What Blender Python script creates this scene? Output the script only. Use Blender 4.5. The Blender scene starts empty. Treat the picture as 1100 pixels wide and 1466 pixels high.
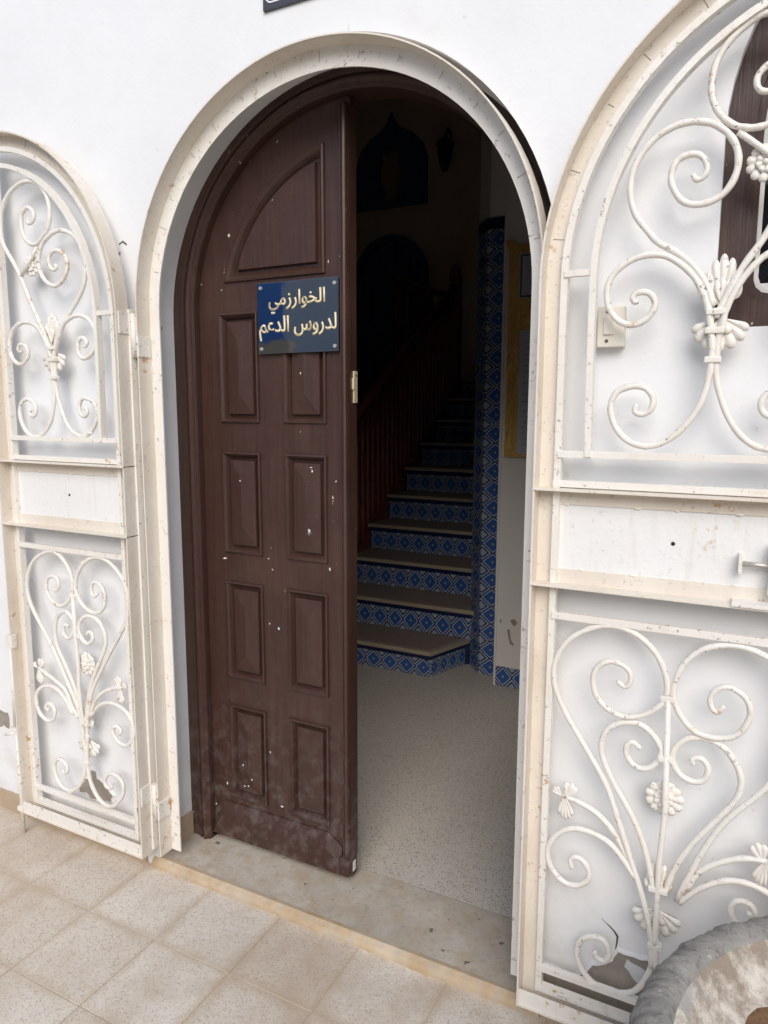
import bpy, bmesh, math, random
from mathutils import Vector, Matrix
from mathutils.geometry import tessellate_polygon
random.seed(7)
RAD = math.radians
scene = bpy.context.scene
COL = scene.collection

# ------------------------------------------------------------------ camera
# world: X along the facade, Y into the house (facade plane Y = 0), Z up, metres
def camera_matrix(loc, yaw, pitch, roll):
    fwd = Vector((-math.sin(yaw) * math.cos(pitch), math.cos(yaw) * math.cos(pitch), -math.sin(pitch)))
    right = Vector((math.cos(yaw), math.sin(yaw), 0))
    down = fwd.cross(right)
    r = math.cos(roll) * right + math.sin(roll) * down
    d = -math.sin(roll) * right + math.cos(roll) * down
    m = Matrix((r, -d, -fwd)).transposed().to_4x4()
    m.translation = loc
    return m
cam_data = bpy.data.cameras.new('camera')
cam = bpy.data.objects.new('camera', cam_data)
COL.objects.link(cam)
cam_data.sensor_fit = 'HORIZONTAL'
cam_data.sensor_width = 36.0
cam_data.lens = 1020 / 1100 * 36.0
cam_data.clip_start = 0.02
cam_data.clip_end = 1000
cam.matrix_world = camera_matrix(Vector((1.005, -1.60, 1.5)), RAD(27.15), RAD(8.08), RAD(-0.163))
scene.camera = cam

# ------------------------------------------------------------------ light
SUN_EL, SUN_AZ = 36, 156          # azimuth clockwise from +Y: the sun stands out in front, to the left
world = bpy.data.worlds.new('World')
scene.world = world
world.use_nodes = True
wn = world.node_tree
bg = wn.nodes['Background']
sky = wn.nodes.new('ShaderNodeTexSky')
sky.sky_type = 'NISHITA'
sky.sun_disc = False
sky.sun_elevation = RAD(SUN_EL)
sky.sun_rotation = RAD(SUN_AZ)
sky.air_density = 1.0
sky.dust_density = 1.6
sky.ozone_density = 1.0
wn.links.new(sky.outputs[0], bg.inputs[0])
bg.inputs[1].default_value = 0.105
sun_data = bpy.data.lights.new('sun', 'SUN')
sun_data.energy = 1.5
sun_data.angle = RAD(42)
sun_data.color = (1.0, 0.965, 0.925)
sun = bpy.data.objects.new('sun', sun_data)
COL.objects.link(sun)
sd = Vector((math.sin(RAD(SUN_AZ)) * math.cos(RAD(SUN_EL)), math.cos(RAD(SUN_AZ)) * math.cos(RAD(SUN_EL)), math.sin(RAD(SUN_EL))))
sun.rotation_euler = sd.to_track_quat('Z', 'Y').to_euler()
sun.location = sd * 20
scene.view_settings.view_transform = 'Standard'
scene.view_settings.look = 'None'
scene.view_settings.gamma = 1.0
scene.view_settings.exposure = 0.60
try:
    scene.cycles.max_bounces = 12
    scene.cycles.diffuse_bounces = 9
    scene.cycles.caustics_reflective = False
    scene.cycles.caustics_refractive = False
except Exception:
    pass

# ------------------------------------------------------------------ material helpers
class NT:
    def __init__(self, name):
        self.m = bpy.data.materials.new(name)
        self.m.use_nodes = True
        self.t = self.m.node_tree
        self.b = self.t.nodes['Principled BSDF']
        self.tc = self.t.nodes.new('ShaderNodeTexCoord')
    def link(self, a, b): self.t.links.new(a, b)
    def val(self, sock, v):
        if hasattr(v, 'links') or isinstance(v, bpy.types.NodeSocket): self.link(v, sock)
        elif isinstance(v, (tuple, list)): sock.default_value = (*v, 1) if len(v) == 3 and len(sock.default_value) == 4 else v
        else: sock.default_value = v
    def coord(self, kind='Object', scale=None):
        o = self.tc.outputs[kind]
        if scale is not None:
            mp = self.t.nodes.new('ShaderNodeMapping')
            self.link(o, mp.inputs[0]); mp.inputs['Scale'].default_value = scale
            return mp.outputs[0]
        return o
    def world(self, scale=None):
        g = self.t.nodes.new('ShaderNodeNewGeometry')
        o = g.outputs['Position']
        if scale is not None:
            mp = self.t.nodes.new('ShaderNodeMapping')
            self.link(o, mp.inputs[0]); mp.inputs['Scale'].default_value = scale
            return mp.outputs[0]
        return o
    def noise(self, co, scale, detail=4, rough=0.55, dist=0.0):
        n = self.t.nodes.new('ShaderNodeTexNoise')
        self.link(co, n.inputs['Vector'])
        n.inputs['Scale'].default_value = scale; n.inputs['Detail'].default_value = detail
        n.inputs['Roughness'].default_value = rough; n.inputs['Distortion'].default_value = dist
        return n.outputs[0]
    def voro(self, co, scale, feature='F1', out=0, rnd=1.0):
        n = self.t.nodes.new('ShaderNodeTexVoronoi')
        n.feature = feature
        self.link(co, n.inputs['Vector']); n.inputs['Scale'].default_value = scale
        n.inputs['Randomness'].default_value = rnd
        return n.outputs[out]
    def ramp(self, fac, stops, interp='LINEAR'):
        n = self.t.nodes.new('ShaderNodeValToRGB')
        n.color_ramp.interpolation = interp
        e = n.color_ramp.elements
        while len(e) < len(stops): e.new(0.5)
        for i, (p, c) in enumerate(stops):
            e[i].position = p
            e[i].color = (c, c, c, 1) if not isinstance(c, (tuple, list)) else (*c, 1)
        self.link(fac, n.inputs[0])
        return n.outputs[0]
    def mix(self, fac, a, b, blend='MIX'):
        n = self.t.nodes.new('ShaderNodeMix')
        n.data_type = 'RGBA'; n.blend_type = blend
        self.val(n.inputs[0], fac); self.val(n.inputs[6], a); self.val(n.inputs[7], b)
        return n.outputs[2]
    def math(self, op, a, b=None, c=None, clamp=False):
        n = self.t.nodes.new('ShaderNodeMath')
        n.operation = op; n.use_clamp = clamp
        self.val(n.inputs[0], a)
        if b is not None: self.val(n.inputs[1], b)
        if c is not None: self.val(n.inputs[2], c)
        return n.outputs[0]
    def sep(self, v):
        n = self.t.nodes.new('ShaderNodeSeparateXYZ'); self.link(v, n.inputs[0]); return n.outputs
    def bump(self, h, strength, dist=0.01, normal=None):
        n = self.t.nodes.new('ShaderNodeBump')
        n.inputs['Strength'].default_value = strength; n.inputs['Distance'].default_value = dist
        self.link(h, n.inputs['Height'])
        if normal is not None: self.link(normal, n.inputs['Normal'])
        self.link(n.outputs[0], self.b.inputs['Normal'])
        return n.outputs[0]
    def set(self, **k):
        for a, v in k.items():
            self.val(self.b.inputs[{'base': 'Base Color', 'rough': 'Roughness', 'metal': 'Metallic', 'spec': 'Specular IOR Level', 'coat': 'Coat Weight'}[a]], v)
        return self.m

M = {}
def simple(name, col, rough=0.6, metal=0.0, var=0.12, scale=8, bump=0.0, bscale=60):
    n = NT(name); co = n.world()
    f = n.noise(co, scale)
    c = n.mix(f, tuple(x * (1 - var) for x in col), tuple(min(1, x * (1 + var)) for x in col))
    n.set(base=c, rough=rough, metal=metal)
    if bump: n.bump(n.noise(co, bscale, 3), bump, 0.004)
    M[name] = n.m
    return n.m

def mat_plaster():
    n = NT('white_plaster'); co = n.world()
    big = n.noise(co, 1.3, 5); mid = n.noise(co, 9, 5, 0.6); fine = n.noise(co, 120, 3)
    c = n.mix(n.ramp(big, [(0.3, 0.0), (0.75, 1.0)]), (0.735, 0.745, 0.755), (0.82, 0.825, 0.835))
    c = n.mix(n.ramp(mid, [(0.52, 0.0), (0.8, 0.35)]), c, (0.70, 0.68, 0.64))
    # damp grey-tan staining low on the wall, in blotches
    z = n.sep(co)[2]
    low = n.math('MULTIPLY', n.ramp(z, [(0.0, 1.0), (0.45, 0.0)]), n.ramp(mid, [(0.42, 0.0), (0.62, 0.55)]))
    c = n.mix(low, c, (0.60, 0.56, 0.50))
    pit = n.ramp(n.noise(co, 38, 2, 0.5), [(0.71, 0.0), (0.75, 0.5)])
    c = n.mix(pit, c, (0.62, 0.60, 0.57))
    n.set(base=c, rough=0.85, spec=0.25)
    h = n.math('ADD', n.math('MULTIPLY', n.noise(co, 7, 4), 1.0), n.math('MULTIPLY', fine, 0.12))
    n.bump(h, 0.16, 0.02)
    M['plaster'] = n.m
mat_plaster()

def mat_cream(key, name, lo, hi, wear=1.0):
    n = NT(name); co = n.world()
    a = n.noise(co, 5, 5, 0.6)
    c = n.mix(n.ramp(a, [(0.3, 0.0), (0.7, 1.0)]), lo, hi)
    streak = n.noise(n.world((30, 30, 3)), 2.0, 4)
    c = n.mix(n.ramp(streak, [(0.55, 0.0), (0.8, 0.4)]), c, (0.62, 0.54, 0.44))
    chip = n.ramp(n.noise(co, 85, 5, 0.7), [(0.605, 0.0), (0.635, 1.0)])
    gate = n.ramp(n.noise(co, 9, 2), [(0.42, 0.0), (0.55, 1.0)])
    chip = n.math('MULTIPLY', chip, gate)
    chip = n.math('MULTIPLY', chip, wear)
    c = n.mix(chip, c, (0.36, 0.32, 0.28))
    rust = n.math('MULTIPLY', n.ramp(n.noise(co, 42, 3), [(0.60, 0.0), (0.69, 0.85)]), n.ramp(n.noise(co, 4.4, 1), [(0.55, 0.0), (0.65, 1.0)]))
    c = n.mix(rust, c, (0.50, 0.27, 0.10))
    n.set(base=c, rough=0.42, spec=0.45)
    h = n.math('SUBTRACT', n.math('ADD', n.noise(co, 90, 3), n.math('MULTIPLY', n.noise(co, 18, 3), 1.2)), n.math('MULTIPLY', chip, 0.7))
    n.bump(h, 0.28, 0.003)
    M[key] = n.m
mat_cream('cream', 'cream_gate_paint', (0.76, 0.715, 0.64), (0.81, 0.785, 0.735))
mat_cream('cream_old', 'yellowed_gate_paint', (0.68, 0.605, 0.51), (0.765, 0.715, 0.64), 0.55)
mat_cream('cream_sheet', 'white_sheet_paint', (0.77, 0.765, 0.75), (0.81, 0.805, 0.795), 0.25)

def mat_brown():
    n = NT('brown_door_paint'); co = n.world()
    grain = n.noise(n.world((60, 60, 2.2)), 1.5, 5, 0.6)
    c = n.mix(grain, (0.026, 0.011, 0.008), (0.074, 0.034, 0.0245))
    blot = n.noise(co, 3.2, 4)
    c = n.mix(n.ramp(blot, [(0.5, 0.0), (0.75, 0.45)]), c, (0.098, 0.046, 0.032))
    z = n.sep(co)[2]
    dust = n.math('MULTIPLY', n.ramp(n.noise(co, 26, 4, 0.65), [(0.47, 0.0), (0.66, 0.8)]), n.ramp(z, [(0.0, 1.0), (0.62, 0.06)]))
    c = n.mix(dust, c, (0.13, 0.105, 0.095))
    chips = n.math('MULTIPLY', n.ramp(n.noise(n.world((1, 1, 0.7)), 46, 4, 0.65), [(0.700, 0.0), (0.715, 1.0)]), n.ramp(n.noise(co, 3.1, 1), [(0.50, 0.0), (0.56, 1.0)]))
    c = n.mix(chips, c, (0.62, 0.58, 0.52))
    n.set(base=c, rough=n.ramp(blot, [(0.3, 0.36), (0.7, 0.52)]), spec=0.5)
    n.bump(n.math('ADD', grain, n.math('MULTIPLY', n.noise(co, 40, 3), 0.5)), 0.4, 0.003)
    M['brown'] = n.m
mat_brown()

def mat_paving():
    n = NT('terrazzo_paving'); co = n.world((1, 1, 0.2))
    c = n.mix(n.noise(co, 3.0, 4), (0.66, 0.575, 0.47), (0.76, 0.695, 0.595))
    warp = n.mix(0.012, co, n.t.nodes.new('ShaderNodeTexNoise').outputs[1], 'ADD')
    for sc_, p0, p1 in ((150, 0.46, 0.52), (260, 0.50, 0.60)):
        v = n.voro(warp, sc_); pick = n.sep(n.voro(warp, sc_, out=1))
        lite = n.math('MULTIPLY', n.ramp(v, [(0.36, 1.0), (0.52, 0.0)]), n.ramp(pick[1], [(p0, 0.0), (p1, 0.75)]))
        c = n.mix(lite, c, (0.74, 0.70, 0.625))
        dark = n.math('MULTIPLY', n.ramp(v, [(0.30, 1.0), (0.46, 0.0)]), n.ramp(pick[0], [(p0 + .12, 0.0), (p1 + .12, 0.9)]))
        c = n.mix(dark, c, n.mix(pick[2], (0.25, 0.19, 0.145), (0.46, 0.35, 0.245)))
    info = n.t.nodes.new('ShaderNodeObjectInfo')
    c = n.mix(0.34, c, n.mix(info.outputs['Random'], (0.50, 0.41, 0.325), (0.76, 0.71, 0.64)))
    # sandy dirt rubbed along the joints
    uv = n.sep(n.coord('UV'))
    ex = n.math('MINIMUM', uv[0], n.math('SUBTRACT', 1.0, uv[0])); ey = n.math('MINIMUM', uv[1], n.math('SUBTRACT', 1.0, uv[1]))
    e = n.math('MINIMUM', ex, ey)
    e = n.math('ADD', e, n.math('MULTIPLY', n.math('SUBTRACT', n.noise(co, 6, 6, 0.7), 0.5), 0.42))
    c = n.mix(n.ramp(e, [(0.0, 0.55), (0.10, 0.0)]), c, (0.50, 0.395, 0.275))
    blot = n.ramp(n.noise(co, 2.1, 5, 0.65), [(0.46, 0.0), (0.66, 0.7)])
    c = n.mix(blot, c, (0.46, 0.355, 0.25))
    n.set(base=c, rough=0.62, spec=0.35)
    n.bump(n.math('ADD', n.noise(co, 60, 3), n.math('MULTIPLY', n.noise(co, 11, 3), 0.8)), 0.18, 0.004)
    M['paving'] = n.m
mat_paving()

def mat_grout():
    n = NT('sandy_grout'); co = n.world()
    c = n.mix(n.noise(co, 20, 4), (0.46, 0.37, 0.265), (0.60, 0.50, 0.385))
    n.set(base=c, rough=0.95); n.bump(n.noise(co, 90, 3), 0.4, 0.004)
    M['grout'] = n.m
mat_grout()

def mat_threshold():
    n = NT('worn_stone'); co = n.world((1, 1, 0.3))
    c = n.mix(n.ramp(n.noise(co, 4.5, 6, 0.65, 0.6), [(0.3, 0.0), (0.72, 1.0)]), (0.40, 0.345, 0.28), (0.60, 0.55, 0.475))
    c = n.mix(n.ramp(n.noise(co, 13, 5, 0.7), [(0.46, 0.0), (0.66, 0.8)]), c, (0.43, 0.335, 0.225))
    c = n.mix(n.ramp(n.noise(co, 70, 3, 0.6), [(0.55, 0.0), (0.75, 0.55)]), c, (0.27, 0.245, 0.21))
    pits = n.ramp(n.noise(co, 30, 2, 0.4), [(0.72, 0.0), (0.75, 1.0)])
    c = n.mix(pits, c, (0.20, 0.165, 0.13))
    n.set(base=c, rough=0.7, spec=0.3)
    n.bump(n.math('SUBTRACT', n.math('ADD', n.noise(co, 12, 5), n.math('MULTIPLY', n.noise(co, 90, 3), 0.3)), n.math('MULTIPLY', pits, 0.8)), 0.35, 0.008)
    M['threshold'] = n.m
    n = NT('ochre_edge'); co = n.world()
    c = n.mix(n.ramp(n.noise(co, 8, 5, 0.65), [(0.35, 0.0), (0.65, 1.0)]), (0.43, 0.30, 0.165), (0.55, 0.45, 0.33))
    c = n.mix(n.ramp(n.noise(co, 35, 3), [(0.50, 0.0), (0.66, 0.8)]), c, (0.44, 0.39, 0.32))
    n.set(base=c, rough=0.75); n.bump(n.noise(co, 50, 3), 0.3, 0.004)
    M['ochre'] = n.m
mat_threshold()

def mat_hall_floor():
    n = NT('hall_terrazzo'); co = n.world()
    v = n.voro(co, 200); p = n.sep(n.voro(co, 200, out=1))
    c = n.mix(n.noise(co, 2.2, 4), (0.50, 0.45, 0.385), (0.61, 0.555, 0.485))
    c = n.mix(n.math('MULTIPLY', n.ramp(v, [(0.34, 1.0), (0.46, 0.0)]), n.ramp(p[0], [(0.55, 0.0), (0.6, 0.9)])), c, (0.13, 0.11, 0.10))
    c = n.mix(n.math('MULTIPLY', n.ramp(v, [(0.34, 1.0), (0.46, 0.0)]), n.ramp(p[1], [(0.66, 0.0), (0.7, 0.8)])), c, (0.66, 0.63, 0.58))
    n.set(base=c, rough=0.42, spec=0.4)
    n.bump(n.noise(co, 30, 3), 0.06, 0.004)
    M['hall_floor'] = n.m
    n = NT('dark_tread'); co = n.world()
    v = n.voro(co, 160); p = n.sep(n.voro(co, 160, out=1))
    c = n.mix(n.math('MULTIPLY', n.ramp(v, [(0.34, 1.0), (0.46, 0.0)]), n.ramp(p[0], [(0.55, 0.0), (0.6, 0.8)])), (0.27, 0.20, 0.16), (0.11, 0.085, 0.07))
    n.set(base=c, rough=0.45)
    M['tread'] = n.m
mat_hall_floor()

def mat_tile(name, rep):
    n = NT(name); uv = n.sep(n.coord('UV'))
    N = 20
    def q(s, r):
        s = n.math('FRACT', n.math('MULTIPLY', s, r))
        s = n.math('DIVIDE', n.math('ADD', n.math('FLOOR', n.math('MULTIPLY', s, N)), 0.5), N)
        return n.math('ABSOLUTE', n.math('SUBTRACT', s, 0.5))
    x, y = q(uv[0], rep[0]), q(uv[1], rep[1])
    d = n.math('ADD', x, y)
    blue, white, navy = (0.036, 0.105, 0.33), (0.56, 0.61, 0.67), (0.014, 0.028, 0.105)
    pale = (0.33, 0.39, 0.47)
    c = n.ramp(d, [(0.0, (0.35, 0.42, 0.12)), (0.055, blue), (0.425, white), (0.475, navy), (0.555, pale), (0.69, navy), (0.775, pale)], 'CONSTANT')
    c = n.mix(n.ramp(n.noise(n.world(), 26, 3), [(0.4, 0.0), (0.7, 0.35)]), c, n.mix(0.5, c, navy))
    n.set(base=c, rough=0.16, spec=0.5)
    n.bump(n.noise(n.world(), 35, 2), 0.05, 0.004)
    M[name] = n.m
mat_tile('blue_tile_wide', (2, 1))
mat_tile('blue_tile_tall', (1, 2))

simple('navy_tile', (0.012, 0.022, 0.08), 0.18)
simple('nosing', (0.36, 0.30, 0.22), 0.5, bump=0.1)
simple('hall_plaster', (0.72, 0.68, 0.63), 0.75, var=0.06, scale=2.5, bump=0.12, bscale=40)
simple('hall_cream', (0.75, 0.70, 0.62), 0.8, var=0.08, scale=2.5, bump=0.12, bscale=40)
simple('hall_brown', (0.72, 0.62, 0.54), 0.8, var=0.1, scale=2)
simple('red_wood', (0.16, 0.045, 0.035), 0.4, var=0.25, scale=14)
simple('dark_iron', (0.02, 0.022, 0.028), 0.45)
simple('blue_iron', (0.05, 0.11, 0.24), 0.45)
simple('concrete_bare', (0.30, 0.265, 0.225), 0.95, var=0.3, scale=24, bump=0.5, bscale=70)
simple('flake_white', (0.66, 0.66, 0.66), 0.9, var=0.12, scale=30, bump=0.3)
simple('crack', (0.11, 0.095, 0.08), 0.95)
simple('tan_tile', (0.44, 0.335, 0.235), 0.6, var=0.2, scale=18, bump=0.15)
simple('ivory_plastic', (0.71, 0.67, 0.59), 0.35, var=0.05)
simple('grey_steel', (0.52, 0.50, 0.47), 0.42, 0.55, var=0.2, scale=40)
simple('weld', (0.42, 0.38, 0.33), 0.5)
simple('screw', (0.16, 0.14, 0.12), 0.4, 0.8)
simple('hole_dark', (0.02, 0.02, 0.02), 0.9)
simple('glass_dark', (0.008, 0.008, 0.010), 0.06)
simple('white_grille', (0.74, 0.73, 0.70), 0.4, var=0.06, bump=0.1)
simple('sign_navy', (0.055, 0.058, 0.072), 0.35)
simple('sign_white', (0.82, 0.82, 0.82), 0.5)
simple('street', (0.46, 0.42, 0.36), 0.9, var=0.25, scale=3, bump=0.3, bscale=30)
simple('neighbour_grey', (0.50, 0.51, 0.53), 0.9, var=0.06, scale=1)
simple('reflection_blue', (0.10, 0.24, 0.56), 0.8, var=0.1, scale=1)
simple('neighbour_tan', (0.45, 0.36, 0.24), 0.9, var=0.1, scale=1)
simple('brass', (0.72, 0.62, 0.40), 0.4, 0.3)
simple('mural_blue', (0.06, 0.12, 0.26), 0.3)
simple('mural_tan', (0.34, 0.22, 0.14), 0.5)

def mat_misc():
    n = NT('mirror_acrylic'); co = n.world()
    n.set(base=(0.36, 0.385, 0.43), metal=1.0, rough=0.03)
    n.bump(n.noise(co, 7, 2), 0.05, 0.01)
    M['mirror'] = n.m
    n = NT('gold_letter'); n.set(base=(0.80, 0.69, 0.45), metal=0.0, rough=0.35); M['gold_letter'] = n.m
    n = NT('gold_foil'); co = n.world()
    fold = n.noise(n.world((26, 5, 5)), 1.1, 4, 0.6, 1.5)
    n.set(base=n.mix(n.noise(co, 60, 3), (0.72, 0.38, 0.07), (0.92, 0.62, 0.20)), metal=0.35, rough=0.28)
    n.bump(n.math('ADD', fold, n.math('MULTIPLY', n.noise(co, 120, 2), 0.25)), 0.9, 0.03)
    M['foil'] = n.m
    n = NT('printed_paper'); uv = n.coord('UV'); s = n.sep(uv)
    line = n.ramp(n.math('FRACT', n.math('MULTIPLY', s[1], 22)), [(0.45, 0.0), (0.55, 1.0)], 'CONSTANT')
    mp = n.t.nodes.new('ShaderNodeMapping'); n.link(uv, mp.inputs[0]); mp.inputs['Scale'].default_value = (26, 22, 1)
    word = n.ramp(n.noise(mp.outputs[0], 1.0, 2), [(0.46, 0.0), (0.52, 1.0)])
    inside = n.math('MULTIPLY', n.ramp(s[0], [(0.09, 0.0), (0.1, 1.0)], 'CONSTANT'), n.ramp(n.math('ABSOLUTE', n.math('SUBTRACT', s[1], 0.5)), [(0.0, 1.0), (0.43, 0.0)], 'CONSTANT'))
    ink = n.math('MULTIPLY', n.math('MULTIPLY', line, word), inside)
    n.set(base=n.mix(n.math('MULTIPLY', ink, 0.5), (0.46, 0.47, 0.52), (0.16, 0.16, 0.2)), rough=0.35)
    M['paper'] = n.m
    # planter: weathered cement outside, lime-white flaking inside
    n = NT('weathered_cement'); co = n.world()
    c = n.mix(n.ramp(n.noise(co, 9, 6, 0.65), [(0.3, 0.0), (0.7, 1.0)]), (0.29, 0.278, 0.255), (0.48, 0.46, 0.425))
    c = n.mix(n.ramp(n.noise(co, 55, 4, 0.7), [(0.52, 0.0), (0.72, 0.8)]), c, (0.15, 0.145, 0.14))
    c = n.mix(n.ramp(n.noise(co, 70, 3), [(0.68, 0.0), (0.73, 0.9)]), c, (0.56, 0.54, 0.50))
    n.set(base=c, rough=0.9, spec=0.2); n.bump(n.noise(co, 110, 6, 0.75), 1.0, 0.008)
    M['cement'] = n.m
    n = NT('flaking_lime'); co = n.world()
    c = n.mix(n.ramp(n.noise(co, 16, 6, 0.7), [(0.42, 0.0), (0.60, 1.0)]), (0.34, 0.28, 0.225), (0.70, 0.65, 0.57))
    c = n.mix(n.ramp(n.noise(co, 7, 5, 0.7), [(0.56, 0.0), (0.66, 0.8)]), c, (0.36, 0.355, 0.35))
    c = n.mix(n.ramp(n.noise(co, 34, 4, 0.7), [(0.58, 0.0), (0.68, 0.8)]), c, (0.40, 0.27, 0.17))
    n.set(base=c, rough=0.95, spec=0.2); n.bump(n.noise(co, 40, 6, 0.75), 0.9, 0.012)
    M['lime'] = n.m
    n = NT('brown_soil'); co = n.world()
    n.set(base=n.mix(n.noise(co, 90, 4, 0.7), (0.13, 0.07, 0.035), (0.34, 0.21, 0.12)), rough=1.0, spec=0.1)
    n.bump(n.noise(co, 110, 4, 0.7), 1.0, 0.01)
    M['soil'] = n.m
mat_misc()

# ------------------------------------------------------------------ object helpers
def put(name, me, mat=None, parent=None):
    o = bpy.data.objects.new(name, me)
    if mat is not None and not me.materials: me.materials.append(M[mat])
    COL.objects.link(o)
    if parent is not None:
        o.parent = parent
        if parent.type == 'EMPTY': o.matrix_parent_inverse = Matrix.Translation(-Vector(parent.location))
    return o
def mesh(name, verts, faces, smooth=False):
    me = bpy.data.meshes.new(name)
    me.from_pydata([tuple(v) for v in verts], [], faces)
    bm = bmesh.new(); bm.from_mesh(me)
    bmesh.ops.recalc_face_normals(bm, faces=bm.faces)
    bm.to_mesh(me); bm.free()
    if smooth: me.polygons.foreach_set('use_smooth', [True] * len(me.polygons))
    return me
def empty(name, loc, label, cat, group=None):
    o = bpy.data.objects.new(name, None); COL.objects.link(o); o.location = loc
    o.empty_display_size = 0.1
    return tag(o, label, cat, group)
def tag(o, label, cat, group=None):
    o['label'] = label; o['category'] = cat
    if group: o['group'] = group
    return o
def structure(o): o['kind'] = 'structure'; return o
def box_data(x0, x1, y0, y1, z0, z1, bev=0.0):
    bm = bmesh.new()
    bmesh.ops.create_cube(bm, size=1)
    for v in bm.verts:
        v.co = Vector((x0 + (v.co.x + .5) * (x1 - x0), y0 + (v.co.y + .5) * (y1 - y0), z0 + (v.co.z + .5) * (z1 - z0)))
    if bev: bmesh.ops.bevel(bm, geom=list(bm.edges), offset=bev, segments=2, affect='EDGES', profile=0.7)
    me = bpy.data.meshes.new('box'); bm.to_mesh(me); bm.free()
    return me
def box(name, x0, x1, y0, y1, z0, z1, mat, parent=None, bev=0.0):
    return put(name, box_data(x0, x1, y0, y1, z0, z1, bev), mat, parent)
def uv_quad_face(me, fn):
    uv = me.uv_layers.new(name='UVMap')
    for p in me.polygons:
        for li in p.loop_indices:
            uv.data[li].uv = fn(me.vertices[me.loops[li].vertex_index].co)
def plate(outer, holes, y0, y1):
    """polygon in XZ with holes, extruded from y0 (front) to y1 (back)"""
    loops = [outer] + list(holes)
    tris = tessellate_polygon([[Vector((p[0], p[1], 0)) for p in l] for l in loops])
    pts = [p for l in loops for p in l]; n = len(pts)
    V = [(p[0], y0, p[1]) for p in pts] + [(p[0], y1, p[1]) for p in pts]
    F = [t for t in tris] + [tuple(i + n for i in reversed(t)) for t in tris]
    k = 0
    for l in loops:
        m = len(l)
        for i in range(m):
            a, b = k + i, k + (i + 1) % m
            F.append((a, b, b + n, a + n))
        k += m
    return mesh('plate', V, F)
def offset_loop(P, d, closed=True):
    """offset polyline towards its left-hand normal by d, mitred"""
    n = len(P); out = []
    for i in range(n):
        a = Vector(P[i - 1]) if (closed or i > 0) else None
        b = Vector(P[i]); c = Vector(P[(i + 1) % n]) if (closed or i < n - 1) else None
        t1 = (b - a).normalized() if a is not None else (c - b).normalized()
        t2 = (c - b).normalized() if c is not None else t1
        n1, n2 = Vector((-t1.y, t1.x)), Vector((-t2.y, t2.x))
        m = (n1 + n2).normalized(); k = max(0.3, m.dot(n1))
        out.append(tuple(b + m * (d / k)))
    return out
def sweep(P, profile, closed=False, smooth=False, caps=True):
    """profile: closed list of (offset to the left of the path, y) swept along XZ path P"""
    rings = [[(q[0], y, q[1]) for q in offset_loop(P, d, closed)] for d, y in profile]
    n, k = len(P), len(profile)
    V = [rings[j][i] for i in range(n) for j in range(k)]
    F = []
    for i in range(n if closed else n - 1):
        i2 = (i + 1) % n
        for j in range(k):
            j2 = (j + 1) % k
            F.append((i * k + j, i * k + j2, i2 * k + j2, i2 * k + j))
    if not closed and caps:
        F.append(tuple(range(k))); F.append(tuple((n - 1) * k + j for j in reversed(range(k))))
    return mesh('sweep', V, F, smooth)
def catmull(P, sub=5):
    P = [Vector(p) for p in P]; out = []
    for i in range(len(P) - 1):
        p0 = P[i - 1] if i else P[i] * 2 - P[i + 1]
        p3 = P[i + 2] if i + 2 < len(P) else P[i + 1] * 2 - P[i]
        p1, p2 = P[i], P[i + 1]
        for s in range(sub):
            t = s / sub
            out.append(0.5 * ((2 * p1) + (p2 - p0) * t + (2 * p0 - 5 * p1 + 4 * p2 - p3) * t * t + (3 * p1 - p0 - 3 * p2 + p3) * t ** 3))
    out.append(P[-1])
    for _ in range(3):
        out = [out[0]] + [(out[i - 1] + out[i] * 2 + out[i + 1]) / 4 for i in range(1, len(out) - 1)] + [out[-1]]
    return out
def tube_data(P, r, seg=8, r_end=None):
    P = [Vector(p) for p in P]; V, F = [], []
    n = len(P)
    up = None
    for i, p in enumerate(P):
        t = (P[min(i + 1, n - 1)] - P[max(i - 1, 0)]).normalized()
        if up is None:
            up = Vector((0, 1, 0)) if abs(t.y) < 0.9 else Vector((1, 0, 0))
        a = t.cross(up).normalized(); b = a.cross(t).normalized(); up = b
        rr = r if r_end is None else r + (r_end - r) * max(0, (i / (n - 1) - 0.8) / 0.2)
        if r_end is not None: rr *= 1 + 0.05 * math.sin(i * 1.1 + p.x * 40) + random.uniform(-.035, .035)
        for k in range(seg):
            an = 2 * math.pi * k / seg
            V.append(p + a * (math.cos(an) * rr) + b * (math.sin(an) * rr))
    for i in range(n - 1):
        for k in range(seg):
            k2 = (k + 1) % seg
            F.append((i * seg + k, i * seg + k2, (i + 1) * seg + k2, (i + 1) * seg + k))
    F.append(tuple(range(seg))); F.append(tuple((n - 1) * seg + k for k in range(seg)))
    me = mesh('tube', V, F, True)
    return me
def cyl(name, a, b, r, mat, parent=None, seg=12):
    me = tube_data([a, b], r, seg)
    for p in me.polygons: p.use_smooth = len(p.vertices) == 4
    return put(name, me, mat, parent)
def arc(cx, cz, rx, rz, a0, a1, n):
    return [(cx + rx * math.cos(a0 + (a1 - a0) * i / n), cz + rz * math.sin(a0 + (a1 - a0) * i / n)) for i in range(n + 1)]
def arch_path(x0, x1, z0, cz, rz=None, n=40):
    """left foot up, over the arch, down to the right foot"""
    cx, rx = (x0 + x1) / 2, (x1 - x0) / 2
    k = 6
    left = [(x0, z0 + (cz - z0) * i / k) for i in range(k)]
    return left + arc(cx, cz, rx, rz or rx, math.pi, 0, n) + [(x1, cz - (cz - z0) * (i + 1) / k) for i in range(k)]
def arch_poly(x0, x1, z0, cz, rz=None, n=40):
    cx, rx = (x0 + x1) / 2, (x1 - x0) / 2
    return [(x0, z0)] + arc(cx, cz, rx, rz or rx, math.pi, 0, n) + [(x1, z0)]
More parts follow.
